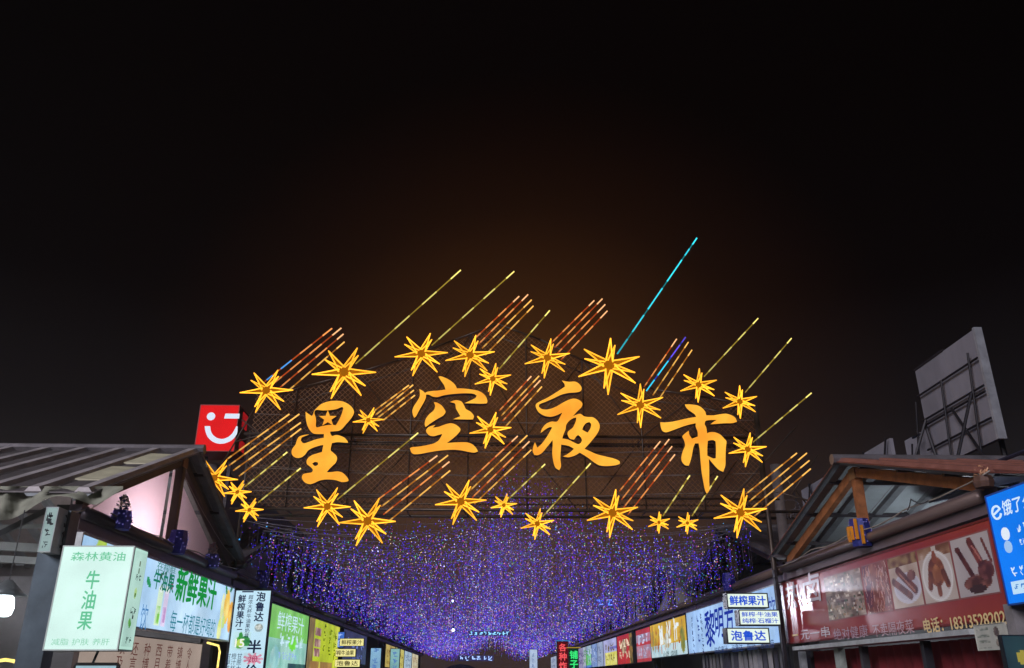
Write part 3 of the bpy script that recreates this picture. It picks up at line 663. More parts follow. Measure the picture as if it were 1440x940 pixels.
def lamp(name, label, p, r, power, k=6, cord=1.2, color=(1, .97, .92)):
    o = thing(name, label, 'lamp', p); p = Vector(p)
    MB().tube([p + Vector((0, 0, -r * 1.3)), p + Vector((0, 0, -r * 1.1)), p + Vector((0, 0, -r * .4)), p + Vector((0, 0, r * .5)), p + Vector((0, 0, r * .8))], [r * .55, r * .85, r, r * .82, r * .4], 14).build('bulb', emis((235, 248, 255), k, 0, 1, 'bulb'), o, smooth=True)
    MB().tube([p + Vector((0, 0, r * .7)), p + Vector((0, 0, r * 1.3)), p + Vector((0, 0, r * 2.2))], [r * 2.0, r * 1.2, r * .35], 16).build('lamp_shade', diff((150, 160, 165), .35, .6), o, smooth=True)
    MB().tube([p + Vector((0, 0, r * 2.1)), p + Vector((0, 0, cord))], .008, 5).build('cord', dk, o)
    ld = bpy.data.lights.new(name, 'POINT'); ld.energy = power; ld.shadow_soft_size = r; ld.color = color
    lo = bpy.data.objects.new('bulb_light', ld); COL.objects.link(lo); lo.parent = o; lo.location = (0, 0, -r * 1.6)
    return o
lamp('hanging_lamp', 'bright white bulb under a pale shade, beside the steel pillar', PY(6, 848, 11.6), .13, 90)
lamp('hanging_lamp', 'unseen added bulb inside the pink gable roof, lighting its panel', (XL - 1.6, 15.2, 4.15), .09, 330, 4, .8, (1, .93, .95))  # unseen bulb added so the pink panel lights up from behind
lamp('hanging_lamp', 'unseen added bulb under the roof behind the red food banner', (XR + 2.2, 15.2, 3.9), .09, 150, 4, .8, (.9, .95, 1))  # unseen bulb added to brighten the roof underside
# tarpaulin over the eave and loose poles under it
m = MB(); nx, ny = 26, 8; rg = random.Random(5)
for j in range(ny + 1):
    for i in range(nx + 1):
        s, tt = i / nx, j / ny; u = -30 + 203 * s; v = 684 + (26 * tt + (12 * math.sin(s * 9) + 10 * math.sin(s * 4 + 1)) * tt) * (1 if s < .8 else max(.15, 1 - (s - .8) * 4))
        m.v.append(PY(u, v, 11.9 + .25 * math.sin(s * 23 + tt * 2) * .4 + rg.uniform(-.03, .03) + .3 * (1 - tt)))
for j in range(ny):
    for i in range(nx): k = j * (nx + 1) + i; m.f.append((k, k + 1, k + nx + 2, k + nx + 1)); m.m.append(0)
tag(m.build('tarpaulin', diff((150, 152, 138), .7, 0, .3, 3), smooth=True), 'crumpled grey green tarpaulin draped along the low eave of the dark ribbed roof', 'tarpaulin')
pole_stack = [((-10, 742), (64, 740), 12.6, .03), ((-10, 768), (66, 772), 12.9, .06), ((-10, 786), (66, 790), 12.9, .05), ((-12, 716), (70, 700), 12.4, .02), ((-10, 756), (66, 718), 12.2, .04)]
for i, (p, q, y, w) in enumerate(pole_stack):
    o = MB().bar(PY(*p, y), PY(*q, y + .2), w, w).build('roof_pole', diff((122, 128, 130) if i != 4 else (44, 48, 54), .5, .3))
    tag(o, ('pale rail highest under the tarpaulin', 'thick grey rail under the eave beside the pillar top, upper of two', 'thick grey rail under the eave beside the pillar, lower of two', 'thin slanting pole just under the tarpaulin', 'dark slanting strut under the tarpaulin')[i], 'pole', 'poles under the low eave')

# upright juice sign
F2 = Face('F', 20.2); dp = T((36, 48, 78))
def bowl(C):
    C.fill((204, 236, 250)); C.ell(.5, .5, .46, .44, (150, 170, 175)); C.ell(.5, .58, .38, .3, (220, 225, 220), (150, 160, 150))
def leafy(C):
    C.fill((200, 238, 246)); C.ell(.42, .42, .30, .34, (40, 140, 60), (110, 190, 70)); C.ell(.42, .78, .12, .2, (50, 150, 60)); C.ell(.74, .5, .24, .3, (60, 160, 70), (20, 110, 60), 30); C.ell(.42, .4, .2, .2, (190, 225, 90))
def burst(C):
    C.fill((206, 238, 250)); 
    for k in range(9): C.cap(.5, .5, .5 + .46 * math.cos(k * .7), .5 + .44 * math.sin(k * .7), .09, (214, 130, 160), (230, 170, 190))
    C.ell(.5, .5, .36, .34, (220, 140, 165), (235, 180, 195))
S = Sign('upright_sign', 'tall upright pale blue lightbox of dark columns of writing, end on to the street', 'shop sign', F2, -5.72, -4.89, 1.0, 3.49, .16, emis((196, 232, 250), 1.0, .08, 1.5), dk, 'shop signs along the street', rim=.02)
S.vpx('泡鲁达', (369, 833), (362.5, 874), .2, dp, bold=.03)
a, z = F2.px(364, 883); S.pic('bowl_print', a - .11, a + .11, z - .1, z + .1, bowl, 14, 14, 1.0)
a, z = F2.px(358, 909.5); S.text('半', a, z, .3, .27, T((20, 30, 60)), bold=.03)
a, z = F2.px(356, 927); S.pic('burst_print', a - .22, a + .22, z - .13, z + .13, burst, 24, 16, 1.0); S.text('2份', a, z, .2, .14, T((170, 60, 100)), bold=.02)
a, z = F2.px(354, 940); S.text('价', a, z - .05, .3, .24, T((20, 30, 60)), bold=.03)
S.vpx('超浓大杯牛油果奶昔', (354.5, 837), (346, 897), .105, dp, bold=.01)
S.vpx('鲜榨果汁', (342.5, 837), (335, 882), .17, dp, bold=.03)
S.tpx('一', (341, 832.5), (357, 832.5), .03, dp); S.tpx('一', (333.5, 885.5), (341, 885.5), .02, dp)
a, z = F2.px(339, 902); S.pic('leaf_print', a - .19, a + .21, z - .19, z + .2, leafy, 22, 22, 1.0); S.text('15', a - .02, z - .04, .2, .17, T((245, 250, 240)), bold=.03)
for u, t in ((338, '甘蔗大'), (330, '橙汁杯'), (322.5, '甘草茶')): S.vpx(t, (u, 919), (u - 3, 944), .11, dp)

# green sign, yellow sign
def green(C):
    C.fill((150, 220, 120), (120, 205, 95), 4); C.put((C.Y < .62) * 1.0, (176, 226, 214), (140, 205, 190), 6); C.ell(.3, .63, .3, .09, (110, 225, 50), (70, 190, 60)); C.ell(.75, .58, .25, .07, (120, 230, 60)); C.ell(.5, .4, .25, .14, (150, 215, 220), (190, 240, 235))
    C.rect(0, .35, 0, .34, (90, 110, 150), (60, 80, 120), 9); C.rect(.7, 1, 0, .36, (60, 110, 100), (40, 80, 90), 9); C.rect(.1, .28, .02, .24, (140, 150, 200))
S = Sign('fascia_sign', 'green and white lightbox of pale brush writing, next beyond the upright sign', 'shop sign', L_, 20.4, 28.9, 1.2, 3.5, .12, None, dk, 'shop signs along the street', picture=(green, 60, 40, .9))
S.o['label'] = 'green and white lightbox with pale brush writing, behind the upright sign'
wt = T((206, 240, 255))
S.text('鲜榨果汁', 26.3, 3.1, 3.6, .5, wt, bold=.0); S.text('', 26.6, 2.62, 3.2, .36, wt, scrib=5); S.text('', 26.2, 2.2, 2.5, .2, T((150, 180, 240)), scrib=6)
def yellow(C):
    C.fill((196, 214, 40), (176, 196, 30), 5); C.rect(0, .16, 0, 1, (150, 130, 80), (120, 100, 60)); C.rect(.1, .8, 0, .42, (176, 140, 70), (150, 110, 60), 8); C.rect(.36, .4, 0, .42, (220, 210, 90)); C.rect(.82, 1, 0, 1, (206, 216, 40), (220, 226, 80))
    for k in range(3): C.rect(.17, .36, .82 - k * .15 - .05, .82 - k * .15 + .06, (120, 70, 80), (200, 170, 150), 12)
S = Sign('fascia_sign', 'yellow green lightbox with a column of three small food photographs', 'shop sign', L_, 29.0, 35.2, 1.2, 3.5, .12, None, dk, 'shop signs along the street', picture=(yellow, 50, 44, .95))
bk = T((46, 56, 30)); S.text('', 31.9, 2.95, .45, .9, bk, scrib=4, stack=True); S.text('', 33.1, 2.85, .7, .9, T((90, 110, 20)), scrib=3, stack=True); S.text('', 34.2, 2.75, .8, 1.0, T((100, 120, 20)), scrib=3, stack=True)
# three small cream boxes on brackets
F3 = Face('F', 34.6); cm = emis((250, 240, 160), 1.0, .1, 3); bt = T((70, 66, 40))
for (p, q), t, lb in ((((478, 898), (511.5, 909)), '鲜榨果汁', 'cream lightbox of four characters, top one of a far stack of three'), (((465.5, 912.5), (500, 924)), '鲜榨牛油果', 'cream lightbox of five characters, middle one of a far stack of three'), (((471, 927.5), (506, 938.5)), '泡鲁达', 'cream lightbox of three characters, bottom one of a far stack of three')):
    a0, z1 = F3.px(*p); a1, z0 = F3.px(*q); S = Sign('bracket_sign', lb, 'shop sign', F3, a0, a1, z0, z1, .2, cm, dk, 'small stacked bracket signs', rim=.015); S.text(t, (a0 + a1) / 2, (z0 + z1) / 2, (a1 - a0) * .84, (z1 - z0) * .62, bt, bold=.02)
a0, z1 = F3.px(468, 888); a1, z0 = F3.px(482, 911); S = Sign('blue_lightbox', 'blue lightbox tucked behind the far cream stack', 'shop sign', Face('F', 34.9), a0, a1, z0, z1, .15, emis((70, 120, 220), .8, .3, 2), dk, rim=.02); S.text('', (a0 + a1) / 2, (z0 + z1) / 2, .25, .5, T((170, 200, 255)), scrib=2, stack=True)
for (u0, v0, u1, Y), c, lb in (((521, 911, 537, 44), (150, 200, 235), 'pale blue upright lightbox beyond the cream stack, nearer of two'), ((549, 912, 563, 50), (150, 205, 205), 'pale teal upright lightbox beyond the cream stack, farther of two')):
    f = Face('F', Y); a0, z1 = f.px(u0, v0); a1, _ = f.px(u1, v0); S = Sign('upright_sign', lb, 'shop sign', f, a0, a1, 1.0, z1, .2, emis(c, .8, .25, 1.2), dk, 'shop signs along the street'); S.text('', (a0 + a1) / 2, 2.3, .3, 1.4, T((90, 130, 190)), scrib=4, stack=True)
def panel(C0, C1):
    def p(C):
        C.fill(C0, C1, 7)
        for k in range(3): C.rect(.1 + .3 * k, .32 + .3 * k, .12, .4, C1, C0, 9)
    return p
def row(face, side, lst, group='shop signs along the street'):
    for i, (a0, a1, c0, c1, tc, n, lb) in enumerate(lst):
        S = Sign('fascia_sign', lb, 'shop sign', face, a0, a1, 2.2, 3.5, .12, None, dk, group, picture=(panel(c0, c1), 26, 12, .9))
        S.text('', (a0 + a1) / 2, 3.02, (a1 - a0) * .72, .42, T(tc), scrib=n); S.text('', (a0 + a1) / 2, 2.5, (a1 - a0) * .6, .22, T(tc, .8), scrib=n + 3)
row(L_, -1, [
 (36.2, 43.5, (60, 66, 100), (40, 46, 80), (120, 140, 220), 4, 'dim slate blue lightbox just beyond the far cream stack'),
 (52, 57.5, (214, 190, 90), (170, 150, 80), (120, 80, 40), 4, 'small yellow lightbox deep in the street past the pale upright signs'),
 (57.8, 64, (226, 214, 120), (200, 190, 90), (120, 90, 40), 4, 'pale yellow lightbox second past the pale upright signs'),
 (64.4, 71, (190, 214, 230), (160, 190, 210), (70, 90, 140), 4, 'pale blue lightbox third past the pale upright signs'),
 (71.4, 78, (230, 225, 190), (200, 190, 150), (150, 90, 50), 4, 'cream lightbox farthest past the pale upright signs')])

# ================================================================ SIGNS, other side
def bluewhite(C):
    C.fill((168, 206, 250), (150, 190, 246), 4); C.put(np.exp(-((C.X - .5) / .4) ** 2) * .5, (190, 224, 255))
S = Sign('fascia_sign', 'pale blue lightbox with big dark blue brush characters, behind the stacked signs', 'shop sign', R_, 18.95, 27.9, 2.3, 3.55, .14, None, wh, 'shop signs along the street', picture=(bluewhite, 60, 12, 1.0))
nb = T((28, 50, 160)); na = T((40, 48, 96))
a, z = R_.px(999, 884); S.text('黎', a, z, 1.1, .95, nb, bold=.02, slant=.1)
a, z = R_.px(1012, 876); S.text('明', a, z, .85, .75, nb, bold=.02, slant=.1)
a, z = R_.px(1026, 872); S.text('方', a, z, .85, .7, nb, bold=.02, slant=.1)
a, z = R_.px(1087, 856); S.text('饮', a, z, .5, .5, nb, slant=.1)
S.vpx('', (973, 867), (978, 921), .24, na, scrib=6); S.vpx('', (982, 864), (984.5, 903), .3, T((50, 70, 150)), scrib=3); S.vpx('', (986.5, 862), (990.5, 919), .26, na, scrib=6)
S.tpx('鲜榨果汁、泡鲁达、酸奶、水果捞', (1006, 915), (1090, 905), .18, T((50, 70, 120)))
def wheat(C):
    C.fill((226, 190, 60), (206, 160, 40), 5); C.put((C.Y < .34) * 1.0, (206, 230, 236), (180, 214, 226), 5)
    for k in range(26): x = C.rg.rand(); C.cap(x, .1 + .3 * C.rg.rand(), x + .06 * (C.rg.rand() - .5), .5 + .4 * C.rg.rand(), .025, (150, 120, 40), (200, 90, 40))
    C.ell(.9, .4, .3, .35, (170, 150, 60), (110, 120, 50)); C.ell(.06, .6, .2, .4, (190, 120, 50), (150, 160, 70))
    C.ell(.5, .45, .5, .22, (210, 230, 230), (190, 150, 90), 0, 14)
S = Sign('fascia_sign', 'golden lightbox with three tall white brush characters over wheat', 'shop sign', R_, 28.0, 34.2, 2.3, 3.52, .14, None, dk, 'shop signs along the street', picture=(wheat, 60, 26, .95))
for u, v in ((930, 894), (941, 889), (951.5, 884)): a, z = R_.px(u, v); S.text('', a, z, .8, .75, T((236, 246, 250)), scrib=1)
a, z = R_.px(943, 919); S.text('小吃·烧烤', a, z - .02, 2.4, .22, T((40, 60, 60)))
def redp(C):
    C.fill((206, 60, 66), (180, 50, 60), 5); C.rect(0, 1, .62, .86, (190, 120, 140), (150, 160, 190), 9); C.rect(0, 1, .12, .52, (196, 110, 120), (170, 150, 180), 11)
def red2(C):
    C.fill((206, 44, 44), (180, 36, 40), 5); C.ell(.45, .6, .7, .24, (220, 190, 150), (110, 80, 60), 0, 14); C.rect(.8, 1, 0, 1, (190, 140, 60), (60, 60, 30), 10)
def yel2(C):
    C.fill((170, 176, 226), (190, 190, 235), 5); C.rect(.1, 1, 0, .52, (226, 220, 90), (240, 235, 150), 8); C.rect(.5, 1, .6, .72, (120, 120, 200))
def white2(C):
    C.fill((176, 190, 216), (140, 160, 196), 12)
def gw(C):
    C.fill((196, 214, 190), (170, 196, 210), 6); C.rect(.35, .95, .1, .6, (150, 240, 40), (90, 220, 60), 8); C.rect(.1, 1, 0, .1, (80, 130, 210))
def at(u, v): return R_.px(u, v)[0]
E_ = [at(914.5, 874), at(893.5, 880), at(890.5, 881), at(867, 889), at(848, 894), at(831.5, 900), at(819, 904)]
for a0, a1, pf, tcol, n, lb in (
 (E_[0] + .1, E_[1], redp, (206, 206, 240), 3, 'red and lilac lightbox next to the golden wheat lightbox'),
 (E_[2] + .4, E_[3], red2, (250, 230, 200), 3, 'bright red lightbox with a plate of food, past the dark gap'),
 (E_[3] + .1, E_[4], yel2, (110, 90, 40), 4, 'lilac lightbox with a yellow lower half'),
 (E_[4] + .1, E_[5], white2, (96, 110, 150), 4, 'grey white lightbox crowded with thin writing'),
 (E_[5] + .1, E_[6], gw, (60, 150, 60), 3, 'white lightbox with a glowing lime green patch'),
 (50.6, 56, panel((70, 110, 190), (120, 150, 210)), (200, 220, 255), 3, 'blue lightbox past the red character column'),
 (56.3, 62.5, panel((170, 160, 200), (140, 140, 180)), (80, 80, 130), 4, 'lilac grey lightbox second past the red character column'),
 (66.5, 72, panel((200, 210, 90), (190, 190, 110)), (90, 110, 30), 4, 'lime yellow lightbox past the small white upright sign'),
 (72.3, 79, panel((150, 205, 215), (190, 220, 225)), (60, 110, 140), 4, 'pale teal lightbox second past the small white upright sign'),
 (79.3, 86, panel((190, 200, 220), (150, 170, 200)), (80, 90, 140), 4, 'grey blue lightbox farthest past the small white upright sign')):
    S = Sign('fascia_sign', lb, 'shop sign', R_, a0, a1, 2.2, 3.5, .12, None, dk, 'shop signs along the street', picture=(pf, 30, 20, .9))
    S.text('', (a0 + a1) / 2, 3.08, abs(a1 - a0) * .66, .4, T(tcol), scrib=n); S.text('', (a0 + a1) / 2, 2.6, abs(a1 - a0) * .66, .34, T(tcol, .8), scrib=n + 1)
# upright LED columns
for (u0, v0, u1, Y), t, c, bgc, lb in (((783, 902, 799, 46), '各种炸类', (255, 90, 96), (96, 14, 20), 'upright column of glowing red characters on a dark board'), ((799.5, 912, 813.5, 44), '铺子', (60, 250, 130), (4, 60, 40), 'short upright board of glowing green characters')):
    f = Face('F', Y); a0, z1 = f.px(u0, v0); a1, _ = f.px(u1, v0); zb_ = 1.0
    S = Sign('led_sign', lb, 'LED sign', f, a0, a1, zb_, z1, .2, emis(bgc, .8, .2, 3), dk, 'upright LED signs', rim=.03)
    n = len(t); hh = .42
    for k, ch in enumerate(t): S.text(ch, (a0 + a1) / 2, z1 - .3 - k * (hh + .02), .38, hh * .88, T(c), bold=.03)
    MB().box(a0 - .1, a1 + .1, Y - .12, Y - .02, z1 + .01, z1 + .05).build('neon_bar', emis((60, 140, 200) if 'red' in lb else (190, 160, 50), .8), S.o)
f = Face('F', 64); a0, z1 = f.px(744, 913); a1, _ = f.px(756, 913)
S = Sign('upright_sign', 'small white upright lightbox far down the street past the lilac grey lightbox', 'shop sign', f, a0, a1, 1.0, z1, .2, emis((190, 210, 240), .85, .2, 1.5), dk, 'shop signs along the street'); S.text('', (a0 + a1) / 2, 2.6, .3, 1.4, T((130, 150, 190)), scrib=4, stack=True)

# three stacked black rimmed signs
F4 = Face('F', 18.0); fw = emis((236, 252, 240), 1.0, .05, 3); bl = T((34, 84, 214)); blk = diff((12, 14, 22), .4)
for (p, q), ts, lb in ((((1021, 834), (1081.5, 855.5)), ['鲜榨果汁'], 'black rimmed white sign with four blue characters, top of three'), (((1038, 857.5), (1099, 880)), ['鲜榨·牛油果', '纯榨·石榴汁'], 'black rimmed white sign with two lines of blue characters, middle of three'), (((1021, 883), (1083.5, 905.5)), ['泡鲁达'], 'black rimmed white sign with three fat blue characters, lowest of three')):
    a0, z1 = F4.px(*p); a1, z0 = F4.px(*q); S = Sign('bracket_sign', lb, 'shop sign', F4, a0, a1, z0, z1, .3, fw, blk, 'black rimmed stacked signs', rim=.022)
    w, h = a1 - a0, z1 - z0
    for k, t in enumerate(ts):
        S.text(t, (a0 + a1) / 2, z0 + h * (.5 if len(ts) == 1 else .7 - .4 * k), w * (.86 if len(ts) > 1 or len(t) > 3 else .8), h * (.62 if len(ts) == 1 else .31), bl, bold=.035 if len(ts) == 1 else .02)
tag(MB().box(6.16, 6.22, 18.22, 18.32, 0, 3.75).build('sign_pole', dark_steel), 'dark pole holding the three stacked black rimmed signs', 'pole')

# red food banner
F5 = Face('R', XR - .1)
red = diff((158, 58, 56), .23, 0, .12, 1.5, .02, (1, 1, 1), 'red_vinyl', .5)
S = Sign('food_banner', 'long dark red banner with five food photographs and a phone number', 'shop sign', F5, 10.5, 18.72, 2.27, 3.5, .08, red, diff((110, 34, 36), .5), rim=.03)
V = lambda rgb: diff(rgb, .23, 0, .08, 3, 0)
S.tpx('热', (1106, 840), (1127, 834), .5, V((206, 196, 206)), bold=.02); S.tpx('卤', (1131, 830), (1154, 823), .54, V((206, 196, 206)), bold=.02)
S.tpx('一', (1115, 894), (1123, 893), .03, V((238, 200, 120)), bold=.03); S.tpx('元一串', (1127, 893), (1168, 888), .19, V((220, 205, 215)))
S.tpx('绝对健康', (1174, 892), (1222, 887.5), .2, V((190, 150, 165))); S.tpx('不卖隔夜菜', (1229, 886.8), (1287, 881), .2, V((200, 160, 170)))
S.tpx('电话：18313528202', (1301, 880.5), (1416, 868), .2, V((236, 206, 150)), bold=.025)
def shred(C):
    C.asp = 1
    C.fill((216, 196, 180), (96, 72, 60), 13)
    for k in range(150):
        x, y = C.rg.rand(2); a = C.rg.rand() * 6.3; C.cap(x, y, x + .07 * math.cos(a), y + .06 * math.sin(a), .012, [(96, 62, 46), (240, 226, 210), (170, 130, 100), (84, 96, 70)][k % 4])
def strands(C):
    C.asp = 1
    C.fill((196, 128, 108), (104, 54, 52), 9); C.ell(.15, .6, .2, .5, (110, 70, 84))
    for k in range(120):
        x, y = C.rg.rand(2); C.cap(x, y, x + .12 * (C.rg.rand() - .5), y - .12, .012, [(206, 140, 120), (150, 70, 74), (222, 180, 170)][k % 3])
def ribs(C):
    C.asp = 1
    C.fill((186, 160, 142), (220, 204, 190), 6); C.rect(0, 1, .8, 1, (170, 140, 96), (110, 70, 54), 9); C.ell(.55, .36, .46, .30, (216, 212, 224)); C.ell(.55, .38, .40, .25, (200, 196, 208))
    C.cap(.32, .72, .8, .30, .085, (124, 66, 60), (86, 44, 46)); C.cap(.12, .52, .62, .2, .075, (140, 84, 76), (98, 56, 56)); C.cap(.35, .66, .78, .28, .02, (180, 120, 100)); C.ell(.75, .58, .14, .1, (150, 100, 90), (100, 60, 60))
def duck(C):
    C.asp = 1
    C.fill((214, 204, 196), (196, 176, 164), 4); C.rect(0, .45, .8, 1, (206, 180, 160), (150, 110, 80)); C.rect(.6, 1, .8, 1, (170, 130, 100), (120, 80, 60)); C.ell(.5, .46, .46, .46, (238, 234, 232)); C.ell(.5, .46, .41, .41, (222, 214, 210))
    C.ell(.5, .54, .25, .27, (160, 96, 64), (112, 60, 46), 0, 9); C.ell(.5, .80, .07, .12, (150, 84, 62)); C.cap(.3, .5, .24, .28, .07, (140, 78, 56), (100, 54, 44)); C.cap(.7, .5, .78, .28, .07, (146, 82, 58), (100, 54, 44)); C.cap(.5, .34, .5, .14, .06, (150, 86, 62), (110, 60, 48)); C.ell(.5, .5, .12, .16, (190, 124, 80), (150, 90, 60))
def legs(C):
    C.asp = 1
    C.fill((206, 198, 196), (186, 176, 178), 3); C.cap(.16, .80, .42, .34, .055, (104, 56, 50), (76, 40, 40)); C.ell(.15, .82, .07, .05, (96, 50, 46)); C.cap(.5, .9, .72, .45, .075, (140, 70, 64), (92, 46, 46)); C.cap(.55, .82, .8, .4, .02, (190, 120, 110)); C.cap(.82, .88, .95, .5, .03, (120, 70, 66))
    C.ell(.52, .2, .36, .13, (150, 92, 80), (84, 50, 46), 0, 12); C.ell(.78, .38, .2, .16, (130, 76, 74), (90, 52, 54), 0, 12); C.ell(.5, .1, .22, .07, (70, 46, 46))
px = [(1163, 1214.5), (1217, 1251), (1254, 1294.5), (1297, 1342.5), (1345, 1399)]
for (u0, u1), fn_, nm in zip(px, (shred, strands, ribs, duck, legs), ('shredded', 'strips', 'ribs', 'duck', 'legs')):
    a0 = F5.px(u0, 843 - (u0 - 1164) * .21)[0]; a1 = F5.px(u1, 843 - (u1 - 1164) * .21)[0]
    lo, hi = min(a0, a1), max(a0, a1); nx = 44
    slab(F5, lo - .02, hi + .02, 2.58, 3.37, .003, .006).build('photo_border', diff((150, 90, 88), .23, 0, .06, 3, 0), S.o)
    S.pic('food_photo', lo, hi, 2.60, 3.35, fn_, nx, int(nx * .75 / (hi - lo)), 0, .009, .23)
# blue sign at the edge
F6 = Face('R', 6.15)
S = Sign('blue_sign', 'bright blue lightbox with white lettering, cut by the picture edge', 'shop sign', F6, 7.9, 10.1, 2.39, 3.68, .16, emis((22, 122, 240), 1.0, .1, 1.5), diff((30, 80, 170), .4), rim=.02)
w_ = T((214, 236, 255))
a, z = F6.px(1403, 721); mb = MB(); arc = []
for k in range(15): t_ = R(20 + 320 * k / 14); arc.append(F6.w(a - .0 + F6.sg * .085 * math.cos(t_), z + .075 * math.sin(t_), .014))
mb.tube(arc, .013, 5); mb.tube([F6.w(a + F6.sg * -.06, z - .015, .014), F6.w(a + F6.sg * .075, z + .03, .014)], .012, 5); mb.build('round_logo', w_, S.o)
S.text('饿了么', a - .42, z + .02, .58, .17, w_, bold=.02, slant=.1); S.text('', a - 1.05, z + .05, .5, .17, w_, scrib=3)
a, z = F6.px(1415, 751)
for dz, r, c in ((0, .075, (225, 236, 250)), (-.15, .07, (160, 196, 240))):
    MB().prism([[(a + r * math.cos(k * .524), z + dz + r * math.sin(k * .524)) for k in range(12)]], lambda x, y, d: F6.w(x, y, d), .003, .016).build('round_badge', T(c), S.o)
S.text('', a - .5, z + .02, .5, .10, w_, scrib=5); S.text('', a - .5, z - .14, .5, .08, w_, scrib=6)
a, z = F6.px(1421, 806); S.text('', a - .55, z, 1.0, .11, w_, scrib=7)
slab(F6, a - 1.1, a + .02, z - .24, z - .1, .003, .010).build('white_band', T((190, 224, 250)), S.o); S.text('', a - .5, z - .17, .9, .07, T((50, 120, 200)), scrib=8)
tag(MB().box(6.2, 6.34, 10.13, 10.3, 0, 2.42).build('sign_pole', diff((140, 136, 140), .5, .2)), 'pale post between the red banner and the bright blue lightbox', 'pole')
# posters under the banner end
F7 = Face('R', 6.36)
def paper(C):
    C.fill((196, 196, 186), (170, 172, 166), 4)
    for k in range(12): C.rect(.06, .45, .08 + .07 * k, .11 + .07 * k, (120, 128, 120), (190, 190, 180), 9)
    C.ell(.7, .68, .2, .2, (140, 120, 116), (90, 80, 80)); C.ell(.72, .25, .2, .16, (150, 140, 130), (110, 100, 96))
a0, z1 = F7.px(1372, 893); a1, z0 = F7.px(1422, 921)
S = Sign('poster', 'pale paper poster of small print below the end of the red banner', 'poster', F7, a0, a1, 1.93, 2.24, .02, None, diff((180, 180, 172), .7), rim=.006, picture=(paper, 40, 18, 0))
def teal(C):
    C.fill((40, 86, 96), (26, 60, 76), 4); C.ell(.38, .62, .13, .12, (214, 196, 80)); C.rect(.7, 1, .3, .9, (140, 190, 210), (100, 150, 180), 8)
f = Face('F', 8.9); a0, z1 = f.px(1406, 893)
S = Sign('teal_sign', 'small dim teal sign with a plain yellow disc, low under the blue lightbox', 'sign', f, a0, a0 + .5, 1.45, z1, .05, None, dk, rim=.01, picture=(teal, 24, 24, .5))
# under the banner: awning edge, red folded curtain, pale posts
tag(MB().box(6.28, 6.62, 11.3, 18.0, 2.13, 2.2).build('awning_edge', diff((176, 180, 184), .5, .1)), 'thin pale awning edge running under the red food banner', 'awning')
m = MB(); N = 150
prof = [(XR + .34 + .05 * math.sin(i * 1.05), 10.75 + 7.6 * i / N) for i in range(N + 1)]
m.add([(x, y, 0) for x, y in prof] + [(x, y, 2.12) for x, y in prof], [(i, i + 1, N + 2 + i, N + 1 + i) for i in range(N)])
tag(m.build('red_curtain', diff((120, 34, 42), .8, 0, .3, 2), smooth=True), 'dark red folded curtain hanging beneath the red food banner', 'curtain')
for i, (y, w, c, lb) in enumerate(((16.2, .22, (150, 156, 152), 'pale wide post in front of the dark red curtain'), (15.2, .10, (60, 56, 62), 'dark narrow post in front of the dark red curtain'), (13.0, .10, (44, 42, 50), 'dark narrow post before the red curtain, nearer the poster'), (18.2, .13, (130, 132, 138), 'grey post at the end of the dark red curtain by the stacked signs'))):
    tag(MB().box(6.5, 6.62, y, y + w, 0, 2.12).build('stall_post', diff(c, .6, .1)), lb, 'post', 'posts under the red banner')
t = thing('strip_curtain', 'row of pale hanging strips below the pale blue brush lettered lightbox', 'curtain', (XR + .2, 22, 0))
rg = random.Random(9)
for i in range(20):
    y = 19.6 + i * .4; c = rg.choice(((176, 172, 176), (150, 148, 156), (120, 118, 130), (90, 88, 100)))
    MB().box(XR + .2 + rg.uniform(0, .05), XR + .26, y, y + rg.uniform(.24, .36), .2, 2.26).build('strip', diff(c, .6, 0, .25, 2), t)

# ================================================================ ORNAMENTS on the gutters
def planter(label, p, w, h, col, flower=None, stripes=False, cat='ornament'):
    o = thing('gutter_ornament', label, cat, p, 'small ornaments on the gutters'); p = Vector(p); rg = random.Random(int(abs(p.y) * 10)); tb = h * (.55 if flower else 1)
    k = 8; r0, r1 = w * .42, w * .5
    MB().tube([p, p + Vector((0, 0, tb * .5)), p + Vector((0, 0, tb))], [r0, r1, r0], k).build('pot', diff(col, .5, .1, .4, 14), o)
    m = MB()
    for i in range(36):
        a = rg.uniform(0, 6.28); z = rg.uniform(.08, .95) * tb; r = r1 * (1.02 - .16 * abs(z / tb - .5) * 2); c = p + Vector((r * math.cos(a), r * math.sin(a), z)); q = .006
        m.box(c.x - q, c.x + q, c.y - q, c.y + q, c.z - q, c.z + q)
    if col[2] > 80: m.build('bead_lights', emis((150, 140, 230), .6, 0, 1, 'bead'), o, kind='stuff')
    if stripes:
        for i in range(5):
            a = R(150 + i * 26); a = a if p.x > 0 else a + math.pi; c = p + Vector((r1 * 1.0 * math.cos(a), r1 * math.sin(a), 0))
            MB().box(c.x - .02, c.x + .02, c.y - .022, c.y + .022, p.z + tb * rg.uniform(.05, .3), p.z + tb * rg.uniform(.7, 1.05)).build('gold_strip', diff((230, 150, 40), .4, .2), o)
    if flower:
        m = MB()
        for i in range(130):
            a = rg.uniform(0, 6.28); t = rg.random(); r = w * .42 * (1 - t * .75) * rg.uniform(.4, 1); c = p + Vector((r * math.cos(a), r * math.sin(a), tb + t * (h - tb)))
            d = Vector((rg.uniform(-1, 1), rg.uniform(-1, 1), rg.uniform(-.2, 1))).normalized() * .045; e = Vector((rg.uniform(-1, 1), rg.uniform(-1, 1), rg.uniform(-1, 1))).normalized() * .03
            m.add([c, c + d * .5 + e, c + d, c + d * .5 - e], [(0, 1, 2, 3)], rg.choice((0, 0, 1)))
        m.build('petals', [diff(flower[0], .7), diff(flower[1], .7)], o, kind='stuff')
